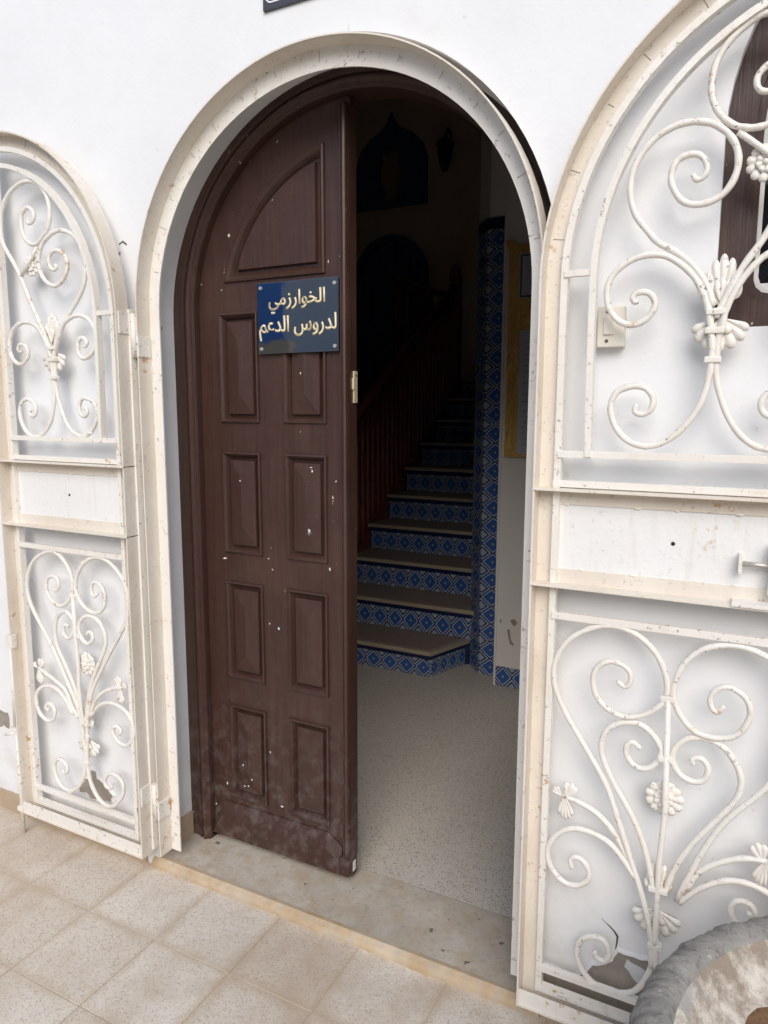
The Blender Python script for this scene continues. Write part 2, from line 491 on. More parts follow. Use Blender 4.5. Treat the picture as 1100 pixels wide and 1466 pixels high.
def blob(bm, c, r, rot=0.0, seg=10):
    """squashed ball: c centre, r radii (along, across in XZ, depth), rot turns it in the XZ plane"""
    res = bmesh.ops.create_uvsphere(bm, u_segments=seg, v_segments=max(4, seg // 2 + 1), radius=1)
    cs, sn = math.cos(rot), math.sin(rot)
    for v in res['verts']:
        x, z, y = v.co.x * r[0], v.co.z * r[1], v.co.y * r[2]
        v.co = Vector((c[0] + x * cs - z * sn, c[1] + y, c[2] + x * sn + z * cs))
def bm_obj(name, bm, mat, parent=None, smooth=True):
    me = bpy.data.meshes.new(name); bm.to_mesh(me); bm.free()
    if smooth: me.polygons.foreach_set('use_smooth', [True] * len(me.polygons))
    return put(name, me, mat, parent)

# ------------------------------------------------------------------ ground
FLOOR = 0.03                       # threshold and hall floor level
def sheet(name, x0, x1, y0, y1, z, mat):
    return structure(put(name, mesh(name, [(x0, y0, z), (x1, y0, z), (x1, y1, z), (x0, y1, z)], [(0, 1, 2, 3)]), mat))
sheet('street', -150, 150, -150, 40, -0.06, 'street')
pavement = structure(put('pavement', box_data(-6, 6, -2.60, 0.02, -0.09, -0.0025), 'grout'))
PX, PY, G = 0.2665, 0.2560, 0.0008
tile_variants = []
for k in range(6):
    bm = bmesh.new(); bmesh.ops.create_cube(bm, size=1)
    for v in bm.verts: v.co = Vector((v.co.x * (PX - 2 * G), v.co.y * (PY - 2 * G), v.co.z * 0.016))
    bmesh.ops.bevel(bm, geom=list(bm.edges), offset=0.0012, segments=1, affect='EDGES')
    for v in bm.verts:
        if v.co.z > 0: v.co.z += random.uniform(-0.0006, 0.0006)
    me = bpy.data.meshes.new('pavement_tile'); bm.to_mesh(me); bm.free()
    uv_quad_face(me, lambda co: (co.x / PX + .5, co.y / PY + .5))
    me.materials.append(M['paving']); tile_variants.append(me)
for i in range(-11, 9):
    for j in range(9):
        o = put('pavement_tile', random.choice(tile_variants), None, pavement)
        o.location = (-0.151 + (i + .5) * PX, -0.002 - (j + .5) * PY, -0.008 + random.uniform(-0.001, 0.0012))
        o.rotation_euler = (random.uniform(-.003, .003), random.uniform(-.003, .003), random.choice((0, math.pi)) + random.uniform(-.003, .003))

# ------------------------------------------------------------------ house facade
OX0, OX1, OCZ = -0.650, 0.610, 1.775        # doorway opening
WX0, WX1, WZ0, WCZ = 0.922, 1.80, 1.665, 2.03
LX0, LX1 = -2.15, -1.268
def window_hole(x0, x1):
    r = 0.03
    return [(x0 + r, WZ0)] + [(x0 + r - r * math.sin(a), WZ0 + r - r * math.cos(a)) for a in (0.5, 1.0, 1.5)] + arc((x0 + x1) / 2, WCZ, (x1 - x0) / 2, 0.46, math.pi, 0, 30) + [(x1 - r + r * math.sin(a), WZ0 + r - r * math.cos(a)) for a in (1.5, 1.0, 0.5)] + [(x1 - r, WZ0)]
wall_outline = [(-5.0, -0.08), (OX0, -0.08)] + arc((OX0 + OX1) / 2, OCZ, (OX1 - OX0) / 2, 0.63, math.pi, 0, 48) + [(OX1, -0.08), (5.0, -0.08), (5.0, 5.3), (-5.0, 5.3)]
wall = put('house_wall', plate(wall_outline, [window_hole(WX0, WX1), window_hole(LX0, LX1)], 0.0, 0.30), 'plaster')
tag(wall, 'white plastered house wall around the arched doorway, flaking to bare render near the pavement', 'wall')
def patch(name, pts, y, mat, parent, jitter=0.004):
    P = []
    for i in range(len(pts)):
        a, b = Vector(pts[i]), Vector(pts[(i + 1) % len(pts)])
        m = max(1, int((b - a).length / 0.012))
        for k in range(m):
            q = a.lerp(b, k / m)
            P.append((q.x + random.uniform(-jitter, jitter), q.y + random.uniform(-jitter, jitter)))
    o = put(name, plate(P, [], y, 0.004), mat, parent)
    if name == 'bare_render_patch' and len(P) > 30:      # raised broken edge of the old paint
        area = sum(P[i - 1][0] * P[i][1] - P[i][0] * P[i - 1][1] for i in range(len(P)))
        cx, cz = sum(p[0] for p in P) / len(P), sum(p[1] for p in P) / len(P)
        Q = offset_loop(P, -0.010 if area > 0 else 0.010)
        Q2 = [((a[0] + b[0]) / 2, (a[1] + b[1]) / 2) for a, b in zip(Q, P)]
        n = len(P); V = [(p[0], -0.0010, p[1]) for p in P] + [(p[0], -0.0045 - random.uniform(0, .0015), p[1]) for p in P] + [(p[0], -0.003, p[1]) for p in Q2] + [(p[0], 0.0006, p[1]) for p in Q]
        F = []
        for k in range(3):
            for i in range(n):
                j = (i + 1) % n; F.append((k * n + i, k * n + j, (k + 1) * n + j, (k + 1) * n + i))
        put('paint_lip', mesh('lip', V, F, False), 'plaster', o)
    return o
patch('bare_render_patch', [(-.952, .267), (-.969, .235), (-1.012, .184), (-1.013, .167), (-.982, .175), (-.96, .163), (-.9, .165), (-.855, .174), (-.85, .198), (-.867, .216), (-.895, .237), (-.924, .246), (-.929, .27)], -0.0015, 'concrete_bare', wall)
patch('bare_render_patch', [(-1.50, .39), (-1.428, .393), (-1.385, .384), (-1.374, .363), (-1.383, .325), (-1.408, .331), (-1.436, .316), (-1.5, .31)], -0.0015, 'concrete_bare', wall)
patch('bare_render_patch', [(.60, .150), (.623, .142), (.652, .143), (.68, .139), (.702, .135), (.729, .155), (.749, .185), (.791, .207), (.805, .242), (.871, .247), (.94, .225), (1.02, .20), (1.15, .17), (1.15, .012), (.60, .012)], -0.0015, 'concrete_bare', wall)
patch('paint_flake', [(.826, .233), (.86, .222), (.875, .211), (.854, .179), (.822, .213)], -0.004, 'flake_white', wall, 0.002)
patch('crack', [(.765, .314), (.797, .293), (.806, .281), (.803, .241), (.799, .241), (.802, .279), (.795, .290)], -0.0012, 'crack', wall, 0.0006)
patch('crack', [(-.70, 1.985), (-.685, 1.99), (-.672, 1.981), (-.668, 1.984), (-.684, 1.995), (-.701, 1.988)], -0.0012, 'crack', wall, 0.0006)
patch('bare_render_patch', [(-.705, 1.962), (-.697, 1.965), (-.695, 1.956), (-.703, 1.954)], -0.0012, 'concrete_bare', wall, 0.001)
patch('bare_render_patch', [(.628, 2.047), (.633, 2.049), (.635, 2.043), (.630, 2.041)], -0.0012, 'concrete_bare', wall, 0.001)
sk = box_data(-0.146, 0.146, -0.010, 0.003, -0.004, 0.070, 0.0015)
sk.materials.append(M['tan_tile'])
for i in range(6):
    o = put('skirting_tile', sk, None, wall); o.location = (OX0 - 0.05 - 0.146 - 0.296 * i, 0, 0)
put('skirting_tile', box_data(OX0 - 0.002, OX0 + 0.008, 0.045, 0.158, 0.02, 0.115, 0.0015), 'tan_tile', wall)
put('skirting_tile', box_data(OX1 - 0.008, OX1 + 0.002, 0.045, 0.158, 0.02, 0.115, 0.0015), 'tan_tile', wall)

thr = put('stone_threshold', box_data(OX0 - 0.02, OX1 + 0.02, -0.002, 0.262, -0.05, FLOOR, 0.004), 'threshold')
tag(thr, 'worn grey stone threshold with an ochre front edge under the brown door', 'threshold')
eb = bmesh.new()
pts = [(0.002, -0.003), (-0.017, -0.003), (-0.016, 0.010), (-0.011, 0.022), (0.001, 0.0312), (0.014, 0.0303)]
N = 60
rows = []
for i in range(N + 1):
    x = OX0 - 0.02 + (OX1 - OX0 + 0.04) * i / N
    w = 0.0012 * math.sin(i * .37) + random.uniform(-.0012, .0012)
    rows.append([eb.verts.new((x, p[0] + (w if p[0] < -.01 else 0), p[1] + (random.uniform(-.0015, .001) if p[1] > .01 and p[0] < -.005 else 0))) for p in pts])
for i in range(N):
    for j in range(len(pts)):
        j2 = (j + 1) % len(pts)
        eb.faces.new((rows[i][j], rows[i][j2], rows[i + 1][j2], rows[i + 1][j]))
eb.faces.new(rows[0]); eb.faces.new(list(reversed(rows[-1])))
bmesh.ops.recalc_face_normals(eb, faces=eb.faces)
bm_obj('ochre_edge', eb, 'ochre', thr, False)

# windows
def make_window(x0, x1, label):
    t = empty('arched_window', ((x0 + x1) / 2, 0.05, WZ0), label, 'window')
    cx = (x0 + x1) / 2; hw = (x1 - x0) / 2
    H = window_hole(x0 - 0.004, x1 + 0.004)
    def ins(d):
        r = 0.03
        return [(x0 + d + r, WZ0 + d)] + [(x0 + d + r - r * math.sin(a), WZ0 + d + r - r * math.cos(a)) for a in (0.5, 1.0, 1.5)] + arc(cx, WCZ, hw - d, 0.46 - d, math.pi, 0, 30) + [(x1 - d - r + r * math.sin(a), WZ0 + d + r - r * math.cos(a)) for a in (1.5, 1.0, 0.5)] + [(x1 - d - r, WZ0 + d)]
    fr = put('window_frame', plate(ins(-0.004), [ins(0.052)], 0.022, 0.10), 'brown', t)
    put('inner_moulding', plate(ins(0.050), [ins(0.066)], 0.034, 0.09), 'brown', fr)
    put('pane', plate(ins(0.05), [], 0.080, 0.086), 'glass_dark', t)
    g = put('grille', plate(ins(0.066), [ins(0.074)], 0.050, 0.062), 'white_grille', t)
    n = 6
    for i in range(1, n):
        x = x0 + 0.075 + (x1 - x0 - 0.15) * i / n - (x1 - x0 - .15) / n * .45
        zt = WCZ + (0.46 - 0.07) * math.sqrt(max(0, 1 - ((x - cx) / (hw - 0.07)) ** 2))
        put('grille_bar', box_data(x - 0.006, x + 0.006, 0.049, 0.061, WZ0 + 0.068, zt, 0.001), 'white_grille', g)
    for z in (1.742, 2.0):
        put('grille_bar', box_data(x0 + 0.068, x1 - 0.068, 0.0525, 0.0645, z, z + 0.012, 0.001), 'white_grille', g)
    return t
make_window(WX0, WX1, 'arched brown window with white bars behind the gate leaf beside the wall switch')
make_window(LX0, LX1, 'arched brown window with white bars beside the gate leaf that carries the cane bolt')

# plate above the door
t = empty('street_plate', (0.07, -0.006, 2.49), 'dark enamel plate with a white border line on the wall above the arch', 'sign')
put('plate', box_data(-0.157, 0.30, -0.008, 0.004, 2.492, 2.76, 0.002), 'sign_navy', t)
def rrect(x0, x1, z0, z1, r, n=6):
    P = []
    for cx, cz, a in ((x1 - r, z1 - r, 0), (x0 + r, z1 - r, 90), (x0 + r, z0 + r, 180), (x1 - r, z0 + r, 270)):
        for k in range(n + 1):
            q = RAD(a + 90 * k / n); P.append((cx + r * math.cos(q), cz + r * math.sin(q)))
    return P
put('border_line', plate(rrect(-0.149, 0.292, 2.506, 2.752, 0.018), [rrect(-0.1455, 0.2885, 2.5095, 2.7485, 0.0145)], -0.0092, -0.006), 'sign_white', t)

# wall switch
t = empty('wall_switch', (0.729, -0.01, 1.634), 'ivory rocker switch box on the wall behind the scrolled gate leaf', 'switch')
put('switch_box', box_data(0.702, 0.756, -0.030, 0.002, 1.634, 1.717, 0.003), 'ivory_plastic', t)
put('rocker', box_data(0.716, 0.736, -0.035, -0.028, 1.659, 1.694, 0.002), 'ivory_plastic', t)
cyl('screw', (0.722, -0.0315, 1.646), (0.722, -0.026, 1.646), 0.0035, 'screw', t)
cyl('screw', (0.722, -0.0315, 1.706), (0.722, -0.026, 1.706), 0.0035, 'screw', t)
# hook bolt in the door reveal
t = empty('wall_bolt', (OX0, 0.06, 1.748), 'small grey bolt sticking out of the white door reveal', 'bolt')
cyl('shank', (OX0 - 0.004, 0.075, 1.748), (OX0 + 0.03, 0.075, 1.748), 0.005, 'grey_steel', t)
cyl('nut', (OX0 + 0.012, 0.075, 1.748), (OX0 + 0.022, 0.075, 1.748), 0.010, 'grey_steel', t, 6)

# ------------------------------------------------------------------ metal gate frame
t = empty('gate_arch', (-0.012, 0, FLOOR), 'cream painted steel arch fixed in the white doorway', 'gate frame')
GX0, GX1, GCZ = -0.610, 0.586, 1.790
GZ0 = 0.066
path = arch_path(GX0, GX1, GZ0, GCZ, 0.598, 56)
put('outer_flange', sweep(path, [(0, -0.036), (0, 0.022), (-0.004, 0.022), (-0.004, -0.036)]), 'cream_old', t)
for z in (0.25, 0.95, 1.6):
    put('wall_lug', box_data(OX0 - .01, GX0 + .006, 0.012, 0.020, z, z + .03), 'cream_old', t)
    put('wall_lug', box_data(GX1 - .006, OX1 + .01, 0.012, 0.020, z, z + .03), 'cream_old', t)
inner = []
for (x, z) in path:
    inner.append((x, z))
def loft(A, B, y0, y1):
    n = len(A)
    V = [(a[0], y0, a[1]) for a in A] + [(b[0], y0, b[1]) for b in B] + [(a[0], y1, a[1]) for a in A] + [(b[0], y1, b[1]) for b in B]
    F = []
    for i in range(n - 1):
        F += [(i, i + 1, n + i + 1, n + i), (2 * n + i, 3 * n + i, 3 * n + i + 1, 2 * n + i + 1), (i, 2 * n + i, 2 * n + i + 1, i + 1), (n + i, n + i + 1, 3 * n + i + 1, 3 * n + i)]
    F += [(0, n, 3 * n, 2 * n), (n - 1, 3 * n - 1, 4 * n - 1, 2 * n - 1)]
    return mesh('loft', V, F)
A = arch_path(GX0 + 0.003, GX1 - 0.003, GZ0, GCZ, 0.595, 56)
B = arch_path(GX0 + 0.040, GX1 - 0.040, GZ0, GCZ - 0.012, 0.556, 56)
ff = put('front_flange', loft(A, B, 0.016, 0.0205), 'cream', t)
for k in range(15):          # welded-up bending slits
    a = math.pi * (0.06 + 0.88 * k / 14) + random.uniform(-.03, .03)
    c = Vector((-0.012, GCZ - .004)); d = Vector((math.cos(a), math.sin(a)))
    p0, p1 = c + d * random.uniform(.562, .572), c + d * random.uniform(.58, .594)
    put('weld_seam', tube_data([(p0.x, 0.0155, p0.y), ((p0.x + p1.x) / 2 + .001, 0.0155, (p0.y + p1.y) / 2), (p1.x, 0.0155, p1.y)], 0.0008, 5), 'weld', ff)


# ------------------------------------------------------------------ gate leaves
SCROLLS_LEFT = {
    'outer_free': '315,1674 338,1725 368,1782 398,1835 435,1912 474,1970 512,2023 515,2077 508,2114 478,2156 427,2183 374,2189 329,2174 298,2141 285,2103 288,2067 305,2036 346,2006 375,2004 403,2023 417,2059 413,2096 393,2112 373,2111 357,2093 362,2071 383,2066 388,2080',
    'outer_hinge': '304,1678 275,1732 237,1780 193,1822 160,1865 148,1911 150,1951 169,1989 199,2017 241,2032 281,2029 322,2008 346,1977 352,1943 338,1905 311,1882 284,1874 255,1883 230,1911 224,1940 241,1967 269,1977 292,1972 305,1954 301,1932 285,1921 273,1927 278,1937',
    'bar': '435,1912 353,1994',
    'c_free': '316,1660 327,1692 351,1735 383,1765 433,1774 479,1760 505,1723 509,1685 490,1655 461,1643 430,1658 421,1682 437,1704 462,1705 468,1688 453,1683',
    'c_hinge': '309,1655 295,1696 274,1736 245,1766 197,1782 152,1773 122,1742 118,1707 134,1672 168,1653 193,1665 197,1692 189,1712 169,1714 157,1700 165,1689 174,1691',
    'e_free': '315,1669 316,1618 314,1562 323,1505 341,1462 373,1428 418,1413 461,1431 483,1471 483,1505 466,1529 436,1534 408,1517 407,1490 426,1478 440,1493 432,1498',
    'e_hinge': '305,1669 306,1618 307,1571 294,1519 271,1463 240,1430 200,1419 165,1431 136,1469 131,1501 151,1528 184,1537 205,1524 207,1496 192,1480 174,1489 176,1503 186,1503',
    'stem': '280,909 280,787 274,684 277,601 273,523 266,477',
    'h1_free': '270,379 276,480 300,544 338,611 383,693 429,759 483,831 508,897 498,951 467,1001 403,1038 358,1042 317,1021 285,974 282,929 299,891 338,863 381,871 408,904 408,940 388,958 359,958 346,937 359,912 381,917',
    'h1_hinge': '262,381 251,485 225,585 177,666 116,756 50,850 40,895 42,962 84,1015 129,1040 176,1042 225,1020 260,977 270,940 263,906 230,870 183,859 147,881 138,917 146,945 168,962 192,957 198,929 186,913 171,925',
    'h2_free': '273,475 298,571 341,657 380,719 386,776 371,820 340,845 311,839 291,816 294,785 318,755 340,762 345,782 336,799 318,797',
    'h2_hinge': '260,478 246,544 230,604 189,683 150,751 147,796 171,833 211,847 247,835 268,804 260,769 233,750 207,767 206,788 223,793 231,781',
    'l_free': '290,488 324,518 349,572 406,599 480,628',
    'l_hinge': '239,498 213,556 168,601 112,624 84,629',
    's_free': '319,492 352,539 394,569 447,570 488,546 504,510 489,463 451,443 420,455 409,485 422,506 446,505 455,486 440,484',
    's_hinge': '231,505 192,549 143,570 95,566 57,546 39,509 42,473 70,441 104,441 130,464 131,487 114,496 94,485 105,469',
    'b_free': '280,431 266,380 275,308 290,266 319,231 358,210 395,217 420,245 428,282 418,306 394,318 365,302 363,281 379,269 386,281',
    'b_hinge': '251,437 260,382 260,317 250,265 217,219 176,203 140,219 103,261 100,304 126,323 160,323 183,298 178,273 157,270 149,286',
}
SCROLLS_RIGHT = {
    'outer_free': '338,1678 355,1722 379,1772 415,1826 457,1917 496,1975 534,2028 537,2082 530,2119 500,2161 449,2188 389,2205 359,2192 331,2171 310,2138 304,2099 309,2070 325,2041 351,2020 379,2013 402,2015 425,2028 439,2064 435,2101 415,2117 395,2116 379,2098 384,2076 405,2071 410,2085',
    'outer_hinge': '331,1701 318,1740 295,1775 264,1804 226,1827 210,1846 183,1880 169,1920 170,1963 186,1998 215,2027 253,2041 288,2040 320,2027 347,1999 358,1966 354,1931 334,1902 300,1890 267,1898 248,1925 242,1950 251,1976 274,1984 295,1978 306,1956 300,1939 287,1936 282,1946',
    'bar': '355,2010 406,1967 445,1930',
    'c_free': '349,1651 353,1688 365,1721 383,1753 418,1790 458,1792 504,1778 530,1741 534,1703 515,1673 486,1661 455,1676 446,1700 462,1722 487,1723 493,1706 478,1701',
    'c_hinge': '325,1690 320,1706 304,1744 277,1777 242,1801 204,1806 166,1794 140,1769 132,1738 139,1705 160,1680 188,1672 214,1685 227,1708 220,1728 204,1736 185,1732 184,1718 194,1718',
    'e_free': '350,1677 343,1628 344,1575 355,1528 377,1478 407,1443 443,1429 481,1443 503,1483 503,1517 486,1541 456,1546 428,1529 427,1502 446,1490 460,1505 452,1510',
    'e_hinge': '325,1690 331,1652 335,1613 332,1567 321,1517 298,1477 266,1444 224,1429 184,1442 158,1475 150,1509 159,1538 186,1550 214,1549 232,1529 230,1505 213,1494 197,1500 202,1515',
    'stem': '295,905 302,656 297,540 298,349',
    'h1_free': '336,455 375,574 421,670 489,758 513,831 538,897 528,951 497,1001 471,1024 430,1038 389,1036 348,1018 316,978 303,926 312,888 341,849 380,838 422,849 444,881 448,915 432,941 403,952 379,936 374,910 388,893 401,911',
    'h1_hinge': '294,280 288,361 267,443 239,521 200,630 178,686 130,761 81,836 56,896 57,950 85,1002 133,1035 180,1047 228,1033 266,1000 288,954 291,909 268,874 227,850 185,852 149,882 140,927 156,958 184,968 213,955 219,931 208,914 191,926',
    'h2_free': '311,458 328,528 360,596 404,665 435,714 442,756 430,790 403,823 359,833 325,815 309,781 320,748 348,732 373,741 380,768 366,787 349,783 350,770',
    'h2_hinge': '290,461 266,557 234,628 197,685 170,738 164,774 177,814 219,838 256,831 286,796 285,770 266,742 238,738 218,760 217,783 230,794 245,782',
    'l_free': '353,488 377,538 418,572 459,593 500,598',
    'l_hinge': '245,496 203,571 151,616 84,632',
    's_free': '341,452 375,495 421,531 463,540 505,531 534,500 519,453 481,433 450,445 439,475 452,496 476,495 485,476 470,474',
    's_hinge': '251,481 209,534 174,557 118,563 77,537 55,493 64,450 97,420 133,426 153,455 141,485 120,493 108,481 114,462',
    'b_free': '300,352 302,290 323,231 351,204 391,194 432,203 460,240 464,279 447,309 411,319 393,295 399,266 419,267 425,282',
    'b_hinge': '296,342 294,280 273,221 245,194 205,184 164,193 136,230 132,269 149,299 185,309 203,285 197,256 177,257 171,272',
}

W = 0.578                                   # leaf width
ZB, ZS = 0.083, 1.770                       # leaf bottom, springing
YF, YBK, YB = -0.090, -0.045, -0.062        # front edge of flange, back face, bar centres
def make_gate(hinge_x, s, curves, label, with_cane):
    t = empty('gate_leaf', (hinge_x + s * W / 2, YBK, ZB), label, 'gate leaf', None)
    X = lambda u: hinge_x + s * u
    # perimeter in (u, z), counter-clockwise: left-hand side is the inside
    def outline(d, n=28):
        P = [(d, ZB + d), (W - d, ZB + d), (W - d, ZS + (0.58 - d) * 1.0)]
        a = 0.565 - d; b = 0.58 - d
        P += [(0.565 - a * math.cos(q), ZS + b * math.sin(q)) for q in [math.pi / 2 * (1 - i / n) for i in range(1, n + 1)]]
        k = 6
        P += [(d, ZS - (ZS - ZB - d) * i / k) for i in range(1, k)]
        return P
    def ring(d0, d1, y0, y1):
        O, I = [(X(u), z) for u, z in outline(d0)], [(X(u), z) for u, z in outline(d1)]
        n = len(O)
        V = [(x, y0, z) for x, z in O] + [(x, y0, z) for x, z in I] + [(x, y1, z) for x, z in O] + [(x, y1, z) for x, z in I]
        F = []
        for i in range(n):
            j = (i + 1) % n
            F += [(i, j, n + j, n + i), (2 * n + i, 3 * n + i, 3 * n + j, 2 * n + j), (i, 2 * n + i, 2 * n + j, j), (n + i, n + j, 3 * n + j, 3 * n + i)]
        return mesh('ring', V, F)
    def bx(name, u0, u1, y0, y1, z0, z1, mat='cream', parent=t, bev=0.0012):
        a, b = sorted((X(u0), X(u1)))
        return put(name, box_data(a, b, y0, y1, z0, z1, bev), mat, parent)
    fr = put('outer_frame', ring(0.0, 0.0042, YF, YBK), 'cream_old', t)
    ff = put('frame_flange', ring(0.003, 0.040, YBK - 0.0045, YBK + 0.0003), 'cream_old', fr)
    put('inner_strip', ring(0.0385, 0.0525, YB - 0.004, YBK - 0.001), 'cream', fr)
    for k in range(7):
        q = math.pi / 2 * (0.1 + 0.85 * k / 6) + random.uniform(-.03, .03)
        p = lambda d: (X(0.565 - (0.565 - d) * math.cos(q)), YBK - 0.005, ZS + (0.58 - d) * math.sin(q))
        put('weld_seam', tube_data([p(random.uniform(.004, .012)), p(.018), p(random.uniform(.024, .037))], 0.0008, 5), 'weld', ff)
    # curved inner bar, running down to the middle rail
    n = 28
    P = [(X(0.110), 1.405), (X(0.108), 1.5), (X(0.106), 1.65)] + [(X(0.565 - 0.459 * math.cos(q)), ZS + 0.485 * math.sin(q)) for q in [math.pi / 2 * i / n for i in range(n + 1)]]
    pr = [(-0.0065, YB - 0.012), (0.0065, YB - 0.012), (0.0065, YB + 0.010), (-0.0065, YB + 0.010)]
    put('curved_bar', sweep(P, pr), 'cream', t)
    bx('link_bar', 0.046, 0.106, YB - 0.008, YB + 0.004, 1.775, 1.788)
    # rails
    bx('rail', 0.045, W - 0.045, YB - 0.008, YB + 0.006, 1.402, 1.417)
    bx('rail', 0.037, W - 0.037, YB - 0.0052, YBK - 0.0021, 1.3387, 1.353)
    bx('rail', 0.045, W - 0.045, YB - 0.008, YB + 0.006, 1.046, 1.062)
    bx('rail', 0.045, W - 0.045, YB - 0.008, YB + 0.006, 0.178, 0.193)
    bx('bottom_rail', 0.004, W - 0.004, YF + 0.004, YF + 0.010, ZB + 0.003, ZB + 0.040)
    # lock section between two angle irons
    for z, zz in ((1.334, 1.300), (1.124, 1.158)):
        a = bx('angle_iron', 0.0, W, YF - 0.003, YBK + 0.001, z - 0.0025, z + 0.0025, 'cream_old')
        z0, z1 = sorted((z, zz))
        bx('angle_flange', 0.038, W - 0.038, YBK - 0.010, YBK - 0.004, z0, z1, 'cream_old', a)
    lp = bx('lock_panel', 0.036, W - 0.036, YBK - 0.007, YBK - 0.003, 1.126, 1.332, 'cream_sheet')
    for z in (1.300, 1.158):
        for k in range(5):
            u = 0.09 + 0.4 * k / 4 + random.uniform(-.03, .03)
            bm = bmesh.new(); blob(bm, (X(u), YBK - 0.0095, z), (random.uniform(.004, .009), 0.0025, 0.002)); bm_obj('weld_bead', bm, 'cream', lp)
    cyl('drilled_hole', (X(0.285), YBK - 0.0078, 1.232), (X(0.285), YBK - 0.005, 1.232), 0.0042, 'hole_dark', lp)
    # scrolls
    for name, c in curves.items():
        P = [tuple(float(v) / 1000 for v in q.split(',')) for q in c.split()]
        if len(P) > 2: Q = catmull(P, 5)
        else: Q = [Vector(P[0]), Vector(P[1])]
        yy = YB + {'outer_free': 0.0, 'outer_hinge': 0.002, 'c_free': -0.002, 'c_hinge': 0.0, 'stem': -0.004, 'h2_free': 0.003, 'h2_hinge': 0.001}.get(name, random.uniform(-.002, .002))
        rad = 0.0066 if name not in ('bar',) else 0.006
        kind = 'stem' if name == 'stem' else 'tie_bar' if name == 'bar' else 'leaf_stem' if name.startswith('l_') else 'scroll'
        if kind == 'stem': Q = [Vector(p) for p in P] + [Vector((P[-1][0], P[-1][1] - 0.01))]
        put(kind, tube_data([(X(q.x), yy, q.y) for q in Q], rad, 9, rad * .8), 'cream', t)
    # collars where bars meet
    G = {k: [tuple(float(v) / 1000 for v in q.split(',')) for q in c.split()] for k, c in curves.items()}
    su = G['stem'][-1][0]; uc = (G['e_hinge'][1][0] + G['e_free'][1][0]) / 2
    cols = [(uc, 1.69, .034), (uc, 1.655, .034), (uc, 1.60, .030), (su, 0.470, .040), (su, 0.335, .030), (G['stem'][0][0], 0.905, .030), (G['h2_hinge'][10][0] + .012, .772, .030)]
    for u, z, w in cols:
        bx('collar', u - w / 2, u + w / 2, YB - 0.0095, YB + 0.0085, z - 0.006, z + 0.006, bev=0.003)
    for (u, z) in (G['e_hinge'][7], G['e_free'][6], G['h1_hinge'][11], G['h1_free'][10], G['b_hinge'][4], G['b_free'][5]):
        bm = bmesh.new(); blob(bm, (X(u), YB, z - .004 if z < 1 else z), (0.012, 0.006, 0.008)); bm_obj('weld_bead', bm, 'cream', t)
    # cast ornaments
    def fan(bm, cx, y0, cz, a0, a1, lobes, radius, depth, squash=1.0, rot=0.0, turn=False):
        """cast shell: scalloped edge, a rounded ridge along every lobe, closed at the back"""
        nr, na = 6, lobes * 6
        front, back = [], []
        for i in range(nr + 1):
            t = i / nr; rf, rb = [], []
            for k in range(na + (0 if turn else 1)):
                f = k / na; a = a0 + (a1 - a0) * f; lob = abs(math.sin(math.pi * f * lobes))
                R = radius(f) * (0.86 + 0.14 * lob ** .55)
                r = R * (.10 + .90 * t)
                y = -depth * (0.35 + 0.65 * lob ** .6 * (0.35 + .65 * t)) * (1.0 if t < .95 else .45)
                x, z = math.cos(a) * r * squash, math.sin(a) * r
                c_, s_ = math.cos(rot), math.sin(rot)
                x, z = x * c_ - z * s_, x * s_ + z * c_
                rf.append(bm.verts.new((cx + x, y0 + y, cz + z)))
                if i == nr: rb.append(bm.verts.new((cx + x, y0, cz + z)))
            front.append(rf)
            if rb: back = rb
        m = len(front[0]); span = m if turn else m - 1
        for i in range(nr):
            for k in range(span):
                j = (k + 1) % m
                bm.faces.new((front[i][k], front[i][j], front[i + 1][j], front[i + 1][k]))
        for k in range(span):
            j = (k + 1) % m
            bm.faces.new((front[nr][k], front[nr][j], back[j], back[k]))
        if turn: bm.faces.new(front[0])
        bm.faces.new(list(reversed(back)) if turn else list(reversed(back)) + [bm.verts.new((cx, y0, cz))])
        bmesh.ops.recalc_face_normals(bm, faces=bm.faces)
    def rosette(u, z, r, npet=11):
        bm = bmesh.new()
        fan(bm, X(u), YBK - .003, z, 0, 2 * math.pi, npet, lambda f: r, .007, 1, random.uniform(0, 1), True)
        fan(bm, X(u), YBK - .008, z, 0, 2 * math.pi, npet - 3, lambda f: r * .55, .006, 1, random.uniform(0, 1), True)
        blob(bm, (X(u), YBK - .013, z), (r * .17, r * .17, .005))
        bm_obj('rosette', bm, 'cream', t)
    def palmette(u, z, h, w, up, npet=7):
        bm = bmesh.new()
        R = lambda f: h * (1 - .30 * abs(2 * f - 1) ** 1.5)
        fan(bm, X(u), YBK - .003, z, math.pi / 2 - 1.30, math.pi / 2 + 1.30, npet, R, .009, w / h * .60, 0 if up else math.pi)
        fan(bm, X(u), YBK - .010, z, math.pi / 2 - .8, math.pi / 2 + .8, 3, lambda f: h * .55, .005, w / h * .5, 0 if up else math.pi)
        bm_obj('palmette', bm, 'cream', t)
    uo = uc + 0.008
    palmette(uo, 1.700, 0.098, 0.085, True); palmette(uo, 1.680, 0.066, 0.125, False)
    rosette(G['bar'][0][0] * .5 + G['bar'][-1][0] * .5 + .004, 1.953 if s > 0 else 1.945, 0.034)
    rosette(su - (0 if s > 0 else 0.012), 0.676, 0.040)
    palmette(su - .002, 0.445, 0.085, 0.070, True); palmette(su - .002, 0.415, 0.066, 0.125, False)
